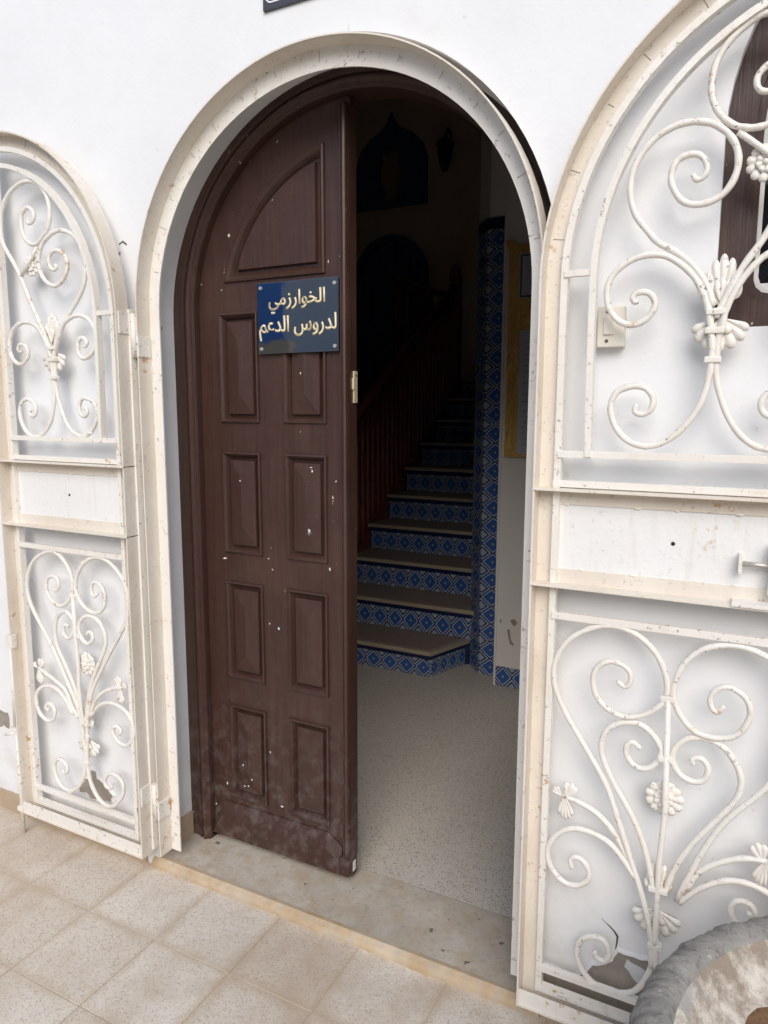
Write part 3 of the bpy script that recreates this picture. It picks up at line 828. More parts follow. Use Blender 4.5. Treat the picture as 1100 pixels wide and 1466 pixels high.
    for nm, sg in (('l_hinge', -1), ('l_free', 1)):
        u, z = G[nm][-1]
        bm = bmesh.new()
        d_ = sg * s
        fan(bm, X(u - sg * .008), YB + .002, z - .004, math.pi / 2 - .9, math.pi / 2 + .9, 3, lambda f: .042, .006, .62, .35 * d_)
        fan(bm, X(u - sg * .004), YB + .001, z + .006, math.pi / 2 - .8, math.pi / 2 + .8, 5, lambda f: .062, .006, .46, math.pi - .10 * d_)
        fan(bm, X(u), YB, z, math.pi / 2 - .8, math.pi / 2 + .8, 3, lambda f: .026, .006, .6, -.9 * d_)
        bm_obj('acanthus_leaf', bm, 'cream', t)
    # hinges
    for z in (1.715, 0.255):
        hu = -0.012 if with_cane else 0.006
        a = cyl('hinge', (X(hu), YBK + 0.008, z - 0.062), (X(hu), YBK + 0.008, z + 0.062), 0.0085, 'cream', t)
        if with_cane:
            bx('hinge_plate', -0.0035, 0.002, YF + 0.006, YBK + 0.004, z + 0.004, z + 0.066, parent=a)
        b0, b1 = sorted((X(hu), GX0 - .001 if with_cane else GX1 + .001))
        put('hinge_plate', box_data(b0, b1, YBK + 0.006, YBK + 0.012, z - 0.060, z - 0.002, 0.001), 'cream', a)
        jx = GX0 + .004 if with_cane else GX1 - .004
        put('hinge_plate', box_data(jx - .0035, jx + .0035, YBK + 0.007, 0.010, z - 0.060, z - 0.002, 0.001), 'cream', a)
    bx('hinge_stile', -0.006, 0.002, YBK - 0.002, -0.008, ZB + 0.01, 1.79)
    if with_cane:
        u = W + 0.012
        c = cyl('cane_bolt', (X(u), YF + 0.008, 0.0), (X(u), YF + 0.008, 0.40), 0.0065, 'cream', t)
        cyl('rod', (X(u + .0), YF + 0.006, 0.40), (X(u - .008), YF + 0.006, 0.70), 0.0075, 'cream', c)
        bx('keeper', W - 0.002, u + 0.010, YF - 0.004, YF + 0.018, 0.385, 0.402, parent=c)
        bx('keeper', W - 0.002, u + 0.010, YF - 0.004, YF + 0.018, ZB + 0.005, ZB + 0.022, parent=c)
        bx('keeper', W - 0.010, u + 0.010, YF - 0.002, YF + 0.018, 0.69, 0.735, parent=c)
        cyl('handle', (X(u), YF + 0.006, 0.378), (X(u + .045), YF - 0.004, 0.366), 0.005, 'cream', c)
        put('latch_plate', box_data(min(X(W), X(W + .004)), max(X(W), X(W + .004)), YF + .008, YF + .032, 1.20, 1.27, 0.001), 'cream', t)
    else:
        lk = bx('slide_bolt', 0.460, 0.53, YBK - 0.036, YBK - 0.006, 1.150, 1.250, 'cream', bev=0.003)
        cyl('rod', (X(0.412), YBK - 0.026, 1.207), (X(0.466), YBK - 0.026, 1.207), 0.0055, 'grey_steel', lk)
        bx('bracket', 0.407, 0.414, YBK - 0.036, YBK - 0.006, 1.188, 1.226, 'cream', lk)
        bx('keeper_ledge', 0.40, 0.53, YBK - 0.052, YBK - 0.006, 1.126, 1.134, 'cream', lk)
    return t
make_gate(-0.630, -1, SCROLLS_LEFT, 'cream scrolled iron gate leaf with a cane bolt, folded back beside the brown door leaf', True)
make_gate(0.592, 1, SCROLLS_RIGHT, 'cream scrolled iron gate leaf with a slide bolt, folded back behind the stone planter', False)

# ------------------------------------------------------------------ wooden door
DX0, DX1, DCZ = -0.568, 0.528, 1.790          # inside of the wooden frame
DC = (DX0 + DX1) / 2
t = empty('door_frame', (DC, 0.16, FLOOR), 'dark brown wooden arched frame lining the doorway', 'door frame')
rim = arch_path(DX0, DX1, FLOOR - 0.004, DCZ, 0.556, 56)
o_ = arch_path(OX0 - .004, OX1 + .004, FLOOR - 0.004, OCZ, 0.634, 56)
put('frame_board', loft(o_, rim, 0.160, 0.245), 'brown', t)
put('bead_moulding', sweep(rim, [(0.0275, 0.162), (0.0275, 0.1545), (0.024, 0.150), (0.018, 0.1485), (0.012, 0.151), (0.009, 0.156), (0.003, 0.157), (-0.001, 0.163), (-0.001, 0.20)], smooth=False), 'brown', t)
put('cove_moulding', sweep(rim, [(0.045, 0.1615), (0.045, 0.157), (0.040, 0.1535), (0.034, 0.1535), (0.031, 0.1615)]), 'brown', t)

YL = 0.186                                     # face of the closed leaf
LE = -0.019                                    # its meeting edge
PAN = [(x0, x1, z0, z1) for (z0, z1) in ((1.462, 1.796), (1.046, 1.371), (0.624, 0.952), (0.200, 0.530)) for (x0, x1) in ((-0.488, -0.338), (-0.248, -0.098))]
def top_panel(d, n=18):
    r = 0.452 - d; zb = 1.885 + d; xr = -0.098 - d; cx, cz = DC, DCZ
    a1 = math.pi - math.asin((zb - cz) / r); a0 = math.acos((xr - cx) / r)
    return [(xr, zb)] + arc(cx, cz, r, r, a0, a1, n)
def rect_ring(p, d): return [(p[0] + d, p[2] + d), (p[1] - d, p[2] + d), (p[1] - d, p[3] - d), (p[0] + d, p[3] - d)]
PROF = [(0.0, 0.0), (0.0015, -0.007), (0.006, -0.0085), (0.012, -0.001), (0.0195, 0.0150), (0.0245, 0.0150), (0.0272, 0.0030)]
def stack(loops_y, last=True):
    V, F = [], []
    m = len(loops_y[0][0])
    for L, y in loops_y: V += [(p[0], y, p[1]) for p in L]
    for k in range(len(loops_y) - 1):
        for i in range(m):
            j = (i + 1) % m
            F.append((k * m + i, k * m + j, (k + 1) * m + j, (k + 1) * m + i))
    if last: F.append(tuple((len(loops_y) - 1) * m + i for i in range(m)))
    return V, F
def build_leaf(name, label, open_leaf):
    # built closed, left-hand; the other leaf is the mirror image swung inwards
    t = empty(name, (DX0, YL, FLOOR), label, 'door')
    xs = 1
    parts = []
    outl = [(DX0 + 0.002, 0.050), (LE, 0.050), (LE, DCZ + 0.5525)] + arc(DC, DCZ, 0.546, 0.553, math.pi / 2 + 0.0335, math.pi, 26)
    parts.append(put('door_board', plate(outl, [list(reversed(rect_ring(p, 0))) for p in PAN] + [list(reversed(top_panel(0)))], YL, YL + 0.030), 'brown', t))
    for p in PAN:
        V, F = stack([(rect_ring(p, d), YL + y) for d, y in PROF], False)
        n0 = len(V); d, y = PROF[-1]
        hw = (p[1] - p[0]) / 2 - d; mx = (p[0] + p[1]) / 2
        V += [(mx, YL - 0.0065, p[2] + d + hw * 1.25), (mx, YL - 0.0065, p[3] - d - hw * 1.25)]
        b = n0 - 4
        F += [(b, b + 1, n0), (b + 1, b + 2, n0 + 1, n0), (b + 2, b + 3, n0 + 1), (b + 3, b, n0, n0 + 1)]
        me = mesh('panel', V, F)
        pn = put('raised_panel', me, 'brown', t); parts.append(pn)
        put('panel_back', box_data(p[0], p[1], YL + 0.018, YL + 0.029, p[2], p[3]), 'brown', pn)
    V, F = stack([(top_panel(d * 1.35), YL + y) for d, y in PROF])
    pn = put('arched_panel', mesh('panel', V, F), 'brown', t); parts.append(pn)
    put('panel_back', plate(top_panel(0), [], YL + 0.018, YL + 0.029), 'brown', pn)
    # weather board at the foot
    bb = bmesh.new()
    def sec(x, dz): return [bb.verts.new(q) for q in ((x, YL + .001, 0.058), (x, YL - 0.022, 0.058), (x, YL - 0.022, 0.132 - dz), (x, YL - 0.004, 0.176 - dz), (x, YL + .001, 0.176 - dz))]
    R_ = [sec(DX0 + 0.004, 0.082), sec(DX0 + 0.050, 0.0), sec(-0.105, 0.0), sec(-0.052, 0.035)]
    for a, b in zip(R_, R_[1:]):
        for i in range(5): bb.faces.new((a[i], a[(i + 1) % 5], b[(i + 1) % 5], b[i]))
    bb.faces.new(R_[0]); bb.faces.new(list(reversed(R_[-1]))); bmesh.ops.recalc_face_normals(bb, faces=bb.faces)
    parts.append(bm_obj('weather_board', bb, 'brown', t, False))
    # meeting post: three reeds with a rounded head
    if not open_leaf:
        prof = [(-0.046, 0.002), (-0.046, -0.010), (-0.043, -0.016), (-0.039, -0.016), (-0.037, -0.012), (-0.035, -0.020), (-0.031, -0.026), (-0.026, -0.028), (-0.021, -0.025), (-0.0185, -0.019), (-0.0175, -0.013), (-0.016, -0.015), (-0.0150, -0.010), (-0.0150, 0.028), (-0.020, 0.030)]
        zt = [0.115, 0.125, 2.300, 2.312, 2.320, 2.325]; sc = [0.94, 1, 1, 0.95, 0.8, 0.5]
        V, F = [], []; m = len(prof); cxm = -0.031
        for z, s_ in zip(zt, sc):
            V += [(cxm + (x - cxm) * s_, YL + (y * s_ if y < 0 else y), z) for x, y in prof]
        for k in range(len(zt) - 1):
            for i in range(m):
                j = (i + 1) % m; F.append((k * m + i, k * m + j, (k + 1) * m + j, (k + 1) * m + i))
        F += [tuple(range(m)), tuple((len(zt) - 1) * m + i for i in range(m))]
        post = put('meeting_post', mesh('post', V, F), 'brown', t); parts.append(post)
        put('post_foot', box_data(-0.052, -0.016, YL - 0.028, YL + 0.025, 0.062, 0.122, 0.005), 'brown', post)
        put('foot_wear', box_data(-0.022, -0.0145, YL - 0.002, YL + 0.016, 0.068, 0.102, 0.003), 'flake_white', post)
        st = put('strike_plate', box_data(-0.0155, -0.0105, YL + 0.006, YL + 0.026, 1.522, 1.612, 0.002), 'brass', t); parts.append(st)
        put('latch_tongue', box_data(-0.017, -0.0085, YL + 0.001, YL + 0.010, 1.560, 1.592, 0.002), 'brass', st)
        cyl('screw', (-0.012, YL + 0.016, 1.60), (-0.0095, YL + 0.016, 1.60), 0.003, 'screw', st)
    return t, parts
build_leaf('door_leaf', 'dark brown panelled door leaf, shut, with a mirror sign and chipped paint', False)
ol, parts = build_leaf('door_leaf', 'dark brown panelled door leaf swung open into the hall', True)
# mirror into the right-hand half and swing inwards about the right jamb
mir = Matrix.Translation((DX1, YL + 0.045, 0)) @ Matrix.Rotation(RAD(-92), 4, 'Z') @ Matrix.Translation((-DX1, -YL - 0.0, 0)) @ Matrix.Translation((2 * DC, 0, 0)) @ Matrix.Diagonal((-1, 1, 1, 1))
seen = set()
for p in parts:
    for q in [p] + list(p.children):
        if q.data.name not in seen:
            seen.add(q.data.name); q.data.transform(mir); q.data.flip_normals()
ol.location = (DX1, YL + 0.045, FLOOR)
for p in parts: p.matrix_parent_inverse = Matrix.Translation(-Vector(ol.location))

leaf0 = [o for o in bpy.data.objects if o.name == 'door_leaf'][0]
def leaf_surface(x, z):
    for p in PAN:
        if p[0] < x < p[1] and p[2] < z < p[3]:
            d = min(x - p[0], p[1] - x, (z - p[2]) / 1.25 + .005, (p[3] - z) / 1.25 + .005) - 0.0272
            return YL + (0.008 if d < 0 else 0.003 - 0.0095 * min(1, d / 0.0478))
    return YL
for x, z, w, h in ((-.491, 1.025, .018, .009), (-.317, 1.04, .008, .005), (-.093, 1.03, .008, .013), (-.151, 1.321, .008, .012), (-.156, 1.332, .012, .004), (-.417, 1.281, .005, .007), (-.186, 1.609, .005, .008), (-.509, .24, .008, .015), (-.435, .247, .008, .007), (-.419, .251, .007, .009), (-.401, .28, .008, .009), (-.104, .298, .007, .017), (-.326, .393, .005, .009), (-.439, .322, .006, .008), (-.441, 2.024, .010, .013), (-.284, .215, .013, .009), (-.318, .829, .005, .006), (-.283, .818, .009, .010)):
    P = [(x + w / 2 * math.cos(a) * random.uniform(.35, 1.1), z + h / 2 * math.sin(a) * random.uniform(.35, 1.1)) for a in [2 * math.pi * i / 9 for i in range(9)]]
    ys = leaf_surface(x, z)
    put('paint_chip', plate(P, [], ys - 0.0007, ys + 0.004), 'flake_white', leaf0)

# ------------------------------------------------------------------ mirror sign with gilt lettering
t = empty('door_sign', (-0.189, YL - 0.012, 1.668), 'blue-grey mirror sign with gilt Arabic lettering screwed to the brown door', 'sign')
put('mirror_plate', box_data(-0.329, -0.048, YL - 0.015, YL - 0.011, 1.668, 1.871, 0.0008), 'mirror', t)
put('sign_backing', box_data(-0.326, -0.051, YL - 0.012, YL + 0.002, 1.672, 1.867), 'sign_navy', t)
def lettering(name, body, x0, x1, z0, z1, bold):
    cu = bpy.data.curves.new('text', 'FONT'); cu.body = body; cu.size = 1; cu.offset = bold; cu.resolution_u = 4
    tmp = bpy.data.objects.new('text', cu); COL.objects.link(tmp)
    bpy.context.view_layer.update()
    dg = bpy.context.evaluated_depsgraph_get()
    me = bpy.data.meshes.new_from_object(tmp.evaluated_get(dg))
    bpy.data.objects.remove(tmp)
    xs = [v.co.x for v in me.vertices]; ys = [v.co.y for v in me.vertices]
    ax, bx_, ay, by = min(xs), max(xs), min(ys), max(ys)
    bm = bmesh.new(); bm.from_mesh(me)
    bmesh.ops.remove_doubles(bm, verts=bm.verts, dist=1e-5)
    seen, k = set(), 0
    for v in bm.verts:                          # joined letters overlap: give each its own depth
        if v in seen: continue
        st = [v]; seen.add(v)
        isl = []
        while st:
            w = st.pop(); isl.append(w)
            for e in w.link_edges:
                q = e.other_vert(w)
                if q not in seen: seen.add(q); st.append(q)
        for w in isl: w.co.z = 0.0003 * (k % 5)
        k += 1
    for v in bm.verts:
        v.co = Vector((x0 + (v.co.x - ax) / (bx_ - ax) * (x1 - x0), YL - 0.0164 - v.co.z, z0 + (v.co.y - ay) / (by - ay) * (z1 - z0)))
    g = bmesh.ops.extrude_face_region(bm, geom=list(bm.faces))
    for v in g['geom']:
        if isinstance(v, bmesh.types.BMVert): v.co.y += 0.0020
    bmesh.ops.recalc_face_normals(bm, faces=bm.faces)
    return bm_obj(name, bm, 'gold_letter', t, False)
lettering('lettering', '\uFEF2\uFEE3\uFEAF\uFEAD\uFE8D\uFEEE\uFEA8\uFEDF\uFE8D', -0.288, -0.092, 1.781, 1.846, 0.012)
lettering('lettering', '\uFEE2\uFECB\uFEAA\uFEDF\uFE8D \uFEB1\uFEED\uFEAD\uFEAA\uFEDF', -0.323, -0.055, 1.704, 1.775, 0.012)
for x, z in ((-0.316, 1.858), (-0.061, 1.855), (-0.316, 1.682), (-0.061, 1.682)):
    cyl('screw', (x, YL - 0.018, z), (x, YL - 0.010, z), 0.005, 'grey_steel', t)

# ------------------------------------------------------------------ planter
PCX, PCY = 1.325, -0.570
t = empty('planter', (PCX, PCY, 0), 'large round weathered cement planter with a ribbed lip, standing before the slide-bolt gate leaf', 'planter')
def lathe(name, prof, mat, rib=0, seg=144, parent=t):
    V, F = [], []
    m = len(prof)
    for i in range(seg):
        a = 2 * math.pi * i / seg
        for q_, (r, z, amp) in enumerate(prof):
            w = 0.0
            if amp and rib:
                ph = a * rib + q_ * 0.55 + 1.3 * math.sin(a * 11)
                w = amp * .32 * (abs(math.sin(ph / 2)) ** .7 - .6) + amp * .22 * math.sin(a * 31 + z * 90)
            V.append((PCX + (r + w * .55) * math.cos(a), PCY + (r + w * .55) * math.sin(a), z + w * .8))
    for i in range(seg):
        j = (i + 1) % seg
        for k in range(m - 1): F.append((i * m + k, i * m + k + 1, j * m + k + 1, j * m + k))
    return put(name, mesh(name, V, F, True), mat, parent)
body = lathe('bowl', [(0.02, 0, 0), (0.22, 0, 0), (0.235, 0.03, 0), (0.22, 0.06, 0), (0.15, 0.10, 0), (0.14, 0.15, 0), (0.19, 0.20, 0), (0.29, 0.28, 0), (0.36, 0.38, 0), (0.385, 0.46, 0), (0.385, 0.50, 0)], 'cement')
lathe('ribbed_lip', [(0.375, 0.485, 0), (0.402, 0.505, .003), (0.418, 0.525, .006), (0.427, 0.545, .010), (0.4275, 0.563, .012), (0.422, 0.579, .012), (0.411, 0.591, .012), (0.398, 0.598, .011), (0.386, 0.600, .008), (0.376, 0.598, .004), (0.369, 0.592, .001), (0.362, 0.582, 0), (0.356, 0.570, 0)], 'cement', 96, 900)
lathe('lime_lining', [(0.366, 0.588, 0), (0.357, 0.580, 0), (0.347, 0.567, 0), (0.336, 0.553, 0), (0.323, 0.540, 0), (0.308, 0.530, 0), (0.295, 0.524, 0)], 'lime', 0, 96)
bm = bmesh.new()
rings = []
for k in range(9):
    r = 0.325 * k / 8
    rings.append([bm.verts.new((PCX + r * math.cos(a), PCY + r * math.sin(a), 0.528 + 0.012 * (1 - k / 8) + random.uniform(-.004, .004))) for a in [2 * math.pi * i / 40 for i in range(40)]] if k else [bm.verts.new((PCX, PCY, 0.54))])
for i in range(40): bm.faces.new((rings[0][0], rings[1][i], rings[1][(i + 1) % 40]))
for k in range(1, 8):
    for i in range(40): bm.faces.new((rings[k][i], rings[k + 1][i], rings[k + 1][(i + 1) % 40], rings[k][(i + 1) % 40]))
bmesh.ops.recalc_face_normals(bm, faces=bm.faces)
bm_obj('soil', bm, 'soil', t)

# ------------------------------------------------------------------ hall behind the door
HX0, HX1, HY1, HZ = -3.40, 0.78, 5.30, 4.85
structure(put('hall_floor', box_data(HX0, HX1, 0.258, HY1, -0.06, FLOOR - 0.001), 'hall_floor'))
structure(put('hall_ceiling', box_data(HX0 - .1, HX1 + .1, 0.28, HY1 + .1, HZ, HZ + .12), 'hall_cream'))
structure(put('hall_wall_left', box_data(HX0 - .12, HX0, 0.28, HY1, -0.05, HZ + .02), 'hall_brown'))
structure(put('hall_wall_right', box_data(HX1, HX1 + .12, 0.28, 2.2, -0.05, HZ + .02), 'hall_plaster'))
structure(put('hall_wall_back', box_data(HX0 - .12, 0.0, HY1, HY1 + .12, -0.05, HZ + .02), 'hall_brown'))
structure(put('stairwell_wall', box_data(-0.28, -0.18, 2.19, HY1 + .02, -0.05, HZ + .02), 'hall_brown'))
# pier with the notice board: splayed end towards the stairs
NY = 1.970
pier_fp = [(-0.372, 2.205), (-0.272, 2.085), (-0.150, 2.085), (-0.150, NY), (HX1 + .02, NY), (HX1 + .02, 2.25), (-0.372, 2.25)]
n = len(pier_fp)
V = [(x, y, -0.05) for x, y in pier_fp] + [(x, y, HZ + .01) for x, y in pier_fp]
pier = structure(put('hall_pier', mesh('pier', V, [tuple(range(n)), tuple(range(n, 2 * n))] + [(i, (i + 1) % n, n + (i + 1) % n, n + i) for i in range(n)]), 'hall_plaster'))

def tile_mesh(w, h, th=0.008, mat='blue_tile_wide'):
    me = box_data(-w / 2 + .0008, w / 2 - .0008, 0, th, 0.0008, h - .0008, 0.0012)
    uv_quad_face(me, lambda co: ((co.x + w / 2) / w, co.z / h))
    me.materials.append(M[mat]); return me
# tiled facing of the pier end: one stack on the splay, one on the front
col = empty('tiled_pillar', (-0.27, 2.08, FLOOR), 'pillar faced with blue and white diamond tiles beside the notice board', 'pillar')
TT = tile_mesh(0.120, 0.2, mat='blue_tile_tall')
sp = Vector((-0.272 + 0.372, 2.085 - 2.205)).normalized(); ang = math.atan2(sp.y, sp.x)
TS = tile_mesh(0.150, 0.2, mat='blue_tile_tall')
for k in range(12):
    z = FLOOR + 0.2 * k
    o = put('pillar_tile', TT, None, col); o.location = (-0.211, 2.077, z)
    o = put('pillar_tile', TS, None, col)
    mx, my = (-0.372 - 0.272) / 2, (2.205 + 2.085) / 2
    o.location = (mx - 0.006, my - 0.0065, z); o.rotation_euler = (0, 0, ang)
put('cap_tile', box_data(-0.272, -0.151, 2.0765, 2.086, FLOOR + 2.4015, FLOOR + 2.46, .001), 'navy_tile', col)
bm = bmesh.new(); bmesh.ops.create_cube(bm, size=1)
R_ = Matrix.Translation((mx - .006, my - .0065, FLOOR + 2.431)) @ Matrix.Rotation(ang, 4, 'Z')
for v in bm.verts: v.co = R_ @ Vector((v.co.x * .148, v.co.y * .010 + .004, v.co.z * .058))
bm_obj('cap_tile', bm, 'navy_tile', col, False)
put('plaster_edge', box_data(-0.154, -0.142, 1.962, 2.085, FLOOR, FLOOR + 2.5, .003), 'hall_plaster', col)
TW = tile_mesh(0.2, 0.108)
sk2 = empty('tiled_skirting', (0.1, NY, FLOOR), 'blue and white tile skirting under the notice board', 'skirting')
for k in range(4):
    o = put('skirting_tile', TW, None, sk2); o.location = (-0.050 + 0.2 * k, NY - 0.0075, FLOOR)
# scuffs on the pier
patch_y = NY - 0.0008
for P in ([(-.085, .34), (-.078, .352), (-.07, .345), (-.066, .31), (-.06, .285), (-.045, .27), (-.052, .262), (-.068, .272), (-.076, .30)], [(-.07, .40), (-.05, .41), (-.03, .39), (-.045, .37), (-.06, .38)], [(-.128, .395), (-.122, .40), (-.117, .385), (-.124, .378)]):
    put('scuff', plate(P, [], NY - 0.0012, NY + .002), 'concrete_bare', pier)

# notice board
t = empty('notice_board', (0.2, NY, 1.268), 'notice board wrapped in crumpled gold foil on the hall wall beside the tiled pillar', 'notice board')
bm = bmesh.new()
bmesh.ops.create_grid(bm, x_segments=40, y_segments=60, size=0.5)
for v in bm.verts:
    x, z = -0.122 + (v.co.x + .5) * 0.70, 1.268 + (v.co.y + .5) * 1.045
    v.co = Vector((x, NY - 0.016 - 0.006 * abs(math.sin(x * 47 + 2.3 * math.sin(z * 9))) * abs(math.sin(z * 13 + x * 20)), z))
bm_obj('gold_foil', bm, 'foil', t, False)
put('board', box_data(-0.120, 0.576, NY - 0.016, NY + .002, 1.270, 2.311), 'foil', t)
bm = bmesh.new()
for k in range(9):
    a = random.uniform(0, 6.28)
    blob(bm, (-0.115 + random.uniform(-.02, .03), NY - .02, 2.315 + random.uniform(-.012, .02)), (.018, .006, .006), a, 8)
bm_obj('foil_knot', bm, 'foil', t, False)
def sheet_paper(x0, x1, z0, z1):
    me = box_data(x0, x1, NY - 0.0262, NY - 0.0245, z0, z1)
    uv_quad_face(me, lambda co: ((co.x - x0) / (x1 - x0), (co.z - z0) / (z1 - z0)))
    o = put('notice_sheet', me, 'paper'); return o
for (x0, x1, z0, z1, l) in ((-0.066, 0.145, 2.052, 2.268, 'small printed notice with a dark border at the top of the gold board'), (-0.054, 0.17, 1.285, 1.898, 'long printed notice sheet low on the gold board')):
    o = sheet_paper(x0, x1, z0, z1); tag(o, l, 'paper')
    if z0 > 2: put('printed_border', plate([(x0 + .006, z0 + .006), (x1 - .006, z0 + .006), (x1 - .006, z1 - .006), (x0 + .006, z1 - .006)], [[(x0 + .014, z0 + .014), (x1 - .014, z0 + .014), (x1 - .014, z1 - .014), (x0 + .014, z1 - .014)]], NY - .0268, NY - .026), 'sign_navy', o)
    else: put('fold_line', box_data(x0 + .02, x1, NY - .0266, NY - .026, 1.545, 1.549), 'sign_navy', o)

# staircase
SX0, SX1 = -1.34, -0.276
stair = empty('staircase', (-0.85, 1.9, FLOOR), 'straight staircase with blue diamond-tile risers and cream nosings', 'staircase')
RW = tile_mesh(0.21, 0.108)
RISE, GO = 0.178, 0.287
for nst in range(1, 11):
    z = 0.185 + RISE * (nst - 1); y = 1.866 + GO * (nst - 1)         # nosing line
    zb = z - RISE if nst > 1 else FLOOR
    x0, x1 = (SX0 if nst > 3 else -2.25), SX1
    yr = y + 0.032
    if nst == 1:
        fp = [(x0, y), (-0.482, y), (-0.372, 2.185), (-0.30, 2.26), (x0, 2.26)]
        xr = -0.482
    else:
        fp = [(x0, y), (x1, y), (x1, y + GO + .08), (x0, y + GO + .08)]
        xr = x1
    def prism(P, z0, z1):
        m = len(P); V = [(q[0], q[1], z0) for q in P] + [(q[0], q[1], z1) for q in P]
        return mesh('p', V, [tuple(range(m)), tuple(range(m, 2 * m))] + [(i, (i + 1) % m, m + (i + 1) % m, m + i) for i in range(m)])
    def shrink(P, d): return [(q[0] - (d * .8 if nst == 1 and i in (1, 2) else 0), q[1] + (d if i < 2 else 0)) for i, q in enumerate(P)]
    st = put('step', prism(shrink(fp, .040), zb - .02, z - .022), 'navy_tile', stair)
    put('tread', prism(shrink(fp, .030), z - .024, z - .001), 'tread', st)
    put('nosing', box_data(x0, xr, y, y + .036, z - .022, z + .0015, .006), 'nosing', st)
    put('band', box_data(x0, xr - .004, y + .026, y + .044, z - .052, z - .023), 'navy_tile', st)
    h = z - .053 - zb
    k = 0
    while xr - .21 * (k + 1) > x0 - .1:
        o = put('riser_tile', RW, None, st); o.location = (xr - .004 - .105 - .21 * k, yr - .0005, zb + .0005)
        o.scale = (1, 1, h / 0.108); k += 1
    if nst == 1:                                    # splayed return of the bottom step
        a = Vector((-0.482, y)); b = Vector((-0.372, 2.185)); d = (b - a); L = d.length; an = math.atan2(d.y, d.x)
        MX = lambda off, zc: Matrix.Translation((a.x + d.x / 2, a.y + d.y / 2, zc)) @ Matrix.Rotation(an, 4, 'Z') @ Matrix.Translation((0, off, 0))
        for nm, off, zc, th, hh, mt in (('nosing', .018, z - .010, .036, .0235, 'nosing'), ('band', .034, z - .0375, .018, .029, 'navy_tile')):
            me = box_data(-L / 2, L / 2, -th / 2, th / 2, -hh / 2, hh / 2, .004 if nm == 'nosing' else 0)
            me.transform(MX(off, zc)); put(nm, me, mt, st)
        for q in (0, 1):
            o = put('riser_tile', RW, None, st)
            o.matrix_local = Matrix.Translation((a.x, a.y, zb + .0005)) @ Matrix.Rotation(an, 4, 'Z') @ Matrix.Translation((.022 + .105 * .76 + q * .21 * .76, .028, 0)) @ Matrix.Diagonal((.76, 1, h / .108, 1))
put('landing', box_data(-2.05, SX1, 1.866 + GO * 10 - .0, HY1 + .01, 0.185 + RISE * 9 - .12, 0.185 + RISE * 9 - .003), 'tread', stair)

# banister on the open side of the stairs
ban = empty('banister', (SX0 + .03, 2.6, 0.55), 'dark red wooden banister climbing the open side of the stairs', 'banister')
bxx = SX0 - .02
for k in range(25):
    y = 2.46 + k * 0.075
    zb = 0.185 + (y - 1.866) / GO * RISE - .12
    put('baluster', tube_data([(bxx, y, zb), (bxx, y, zb + .2), (bxx, y, zb + .3), (bxx, y, zb + .62), (bxx, y, zb + .95)], 0.021, 6), 'red_wood', ban)
def rail_z(y): return 0.185 + (y - 1.866) / GO * RISE + .84
put('handrail', tube_data([(bxx, 2.40, rail_z(2.40)), (bxx, 3.6, rail_z(3.6)), (bxx, 4.33, rail_z(4.33))], 0.036, 8), 'red_wood', ban)
put('string_board', mesh('sb', [(bxx + dx, y, zz) for dx in (-.02, .02) for (y, zz) in ((2.3, FLOOR), (2.3, .33), (4.38, 1.72), (4.38, 1.3), (2.75, FLOOR))], [(0, 1, 2, 3, 4), (9, 8, 7, 6, 5)] + [(i, (i + 1) % 5, 5 + (i + 1) % 5, 5 + i) for i in range(5)]), 'red_wood', ban)
for y in (2.36, 4.36):
    z0 = FLOOR if y < 3 else 1.45
    nw = put('newel_post', box_data(bxx - .045, bxx + .045, y - .045, y + .045, z0, rail_z(y) + .10, .006), 'red_wood', ban)
    bm = bmesh.new(); blob(bm, (bxx, y, rail_z(y) + .13), (.05, .05, .05)); bm_obj('newel_cap', bm, 'red_wood', nw)
# landing rail
lr = empty('landing_rail', (-1.7, 4.5, 1.787), 'dark wooden rail with balusters at the head of the stairs', 'rail')
put('handrail', tube_data([(-1.36, 4.50, 2.46), (-1.7, 4.50, 2.60), (-2.03, 4.50, 2.74)], 0.03, 8), 'red_wood', lr)
for k in range(6):
    x = -1.42 - k * .115
    put('baluster', tube_data([(x, 4.50, 1.78), (x, 4.50, 2.46 + (-1.36 - x) * .42)], 0.02, 6), 'red_wood', lr)

# blue ironwork window and tiled niche on the back wall
t = empty('iron_grille', (-2.55, HY1, 1.5), 'dark blue arched iron grille at the back of the hall', 'grille')
gx0, gx1, gz0, gcz = -2.80, -2.10, 1.40, 2.88
put('surround', plate(arch_poly(gx0 - .07, gx1 + .07, gz0 - .07, gcz), [arch_poly(gx0, gx1, gz0, gcz)], HY1 - .05, HY1 + .01), 'blue_iron', t)
put('pane', plate(arch_poly(gx0 - .01, gx1 + .01, gz0 - .01, gcz), [], HY1 - .012, HY1 + .005), 'mural_blue', t)
for k in range(8):
    x = gx0 + .044 + .0875 * k
    zt = gcz + math.sqrt(max(0, .35 ** 2 - (x - (gx0 + gx1) / 2) ** 2))
    put('bar', tube_data([(x, HY1 - .03, gz0), (x, HY1 - .03, zt)], .011, 6), 'blue_iron', t)
for z in (2.1, gcz): put('cross_bar', box_data(gx0, gx1, HY1 - .045, HY1 - .015, z, z + .03), 'blue_iron', t)
t = empty('tile_mural', (-2.45, HY1, 3.57), 'dark blue pointed tile panel with a tan vase on the hall wall', 'tile panel')
P = [(-2.86, 3.57), (-2.05, 3.57), (-2.05, 4.02), (-2.10, 4.16), (-2.22, 4.27), (-2.34, 4.33), (-2.41, 4.40), (-2.455, 4.50), (-2.50, 4.40), (-2.57, 4.33), (-2.69, 4.27), (-2.81, 4.16), (-2.86, 4.02)]
put('blue_field', plate(P, [], HY1 - .02, HY1 + .004), 'mural_blue', t)
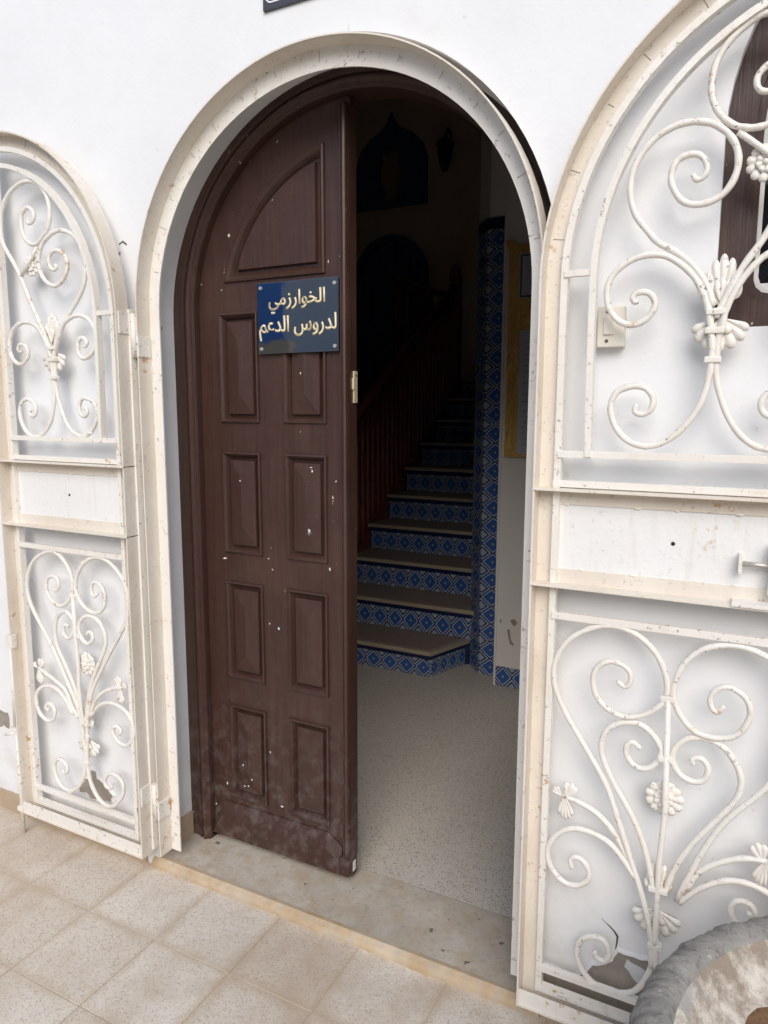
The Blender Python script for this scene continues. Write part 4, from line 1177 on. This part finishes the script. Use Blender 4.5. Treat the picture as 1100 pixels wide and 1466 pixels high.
V = [(-.07, 3.66), (.07, 3.66), (.05, 3.72), (.11, 3.84), (.12, 3.94), (.08, 4.02), (.11, 4.10), (-.11, 4.10), (-.08, 4.02), (-.12, 3.94), (-.11, 3.84), (-.05, 3.72)]
put('vase', plate([(x - 2.455, z) for x, z in V], [], HY1 - .026, HY1 - .018), 'mural_tan', t)
t = empty('wall_lantern', (-1.80, HY1, 3.80), 'dark iron lantern on the hall wall beside the tile panel', 'lantern')
put('bracket', tube_data([(-1.80, HY1 + .004, 4.16), (-1.80, HY1 - .10, 4.20), (-1.80, HY1 - .16, 4.12)], .012, 6), 'dark_iron', t)
V, F = [], []
for z, r in ((3.80, .03), (3.86, .06), (4.02, .085), (4.04, .10), (4.10, .03), (4.13, .012)):
    V += [(-1.80 + r * math.cos(q), HY1 - .16 + r * math.sin(q), z) for q in [math.pi / 3 * i for i in range(6)]]
for k in range(5):
    for i in range(6): F.append((k * 6 + i, k * 6 + (i + 1) % 6, (k + 1) * 6 + (i + 1) % 6, (k + 1) * 6 + i))
F += [tuple(range(6)), tuple(range(30, 36))]
put('lantern_body', mesh('lantern', V, F), 'dark_iron', t)

# ------------------------------------------------------------------ across the street (seen in the mirror sign)
nb = empty('neighbour_house', (0, -14, 0), 'plain pale grey house across the street, mirrored in the door sign', 'house')
put('walls', box_data(-9.75, 9, -18, -13.5, -.07, 5.0), 'neighbour_grey', nb)
put('parapet', box_data(-9.85, 9.1, -18.1, -13.4, 5.0, 5.3), 'neighbour_grey', nb)
nb = empty('blue_reflection_house', (-17, -21, 0), 'blue house added across the street to give the door sign its blue reflection', 'house')  # added so the mirror sign reflects blue where the sky would show white
put('walls', box_data(-22, -12.9, -24, -18, -.07, 6.6), 'reflection_blue', nb)
put('parapet', box_data(-22.1, -12.8, -24.1, -17.9, 6.6, 6.9), 'reflection_blue', nb)
gw = put('garden_wall', box_data(-13, -6.6, -9.2, -9.0, -.07, 2.75), 'neighbour_tan')
tag(gw, 'tan garden wall across the street, mirrored low in the door sign', 'wall')
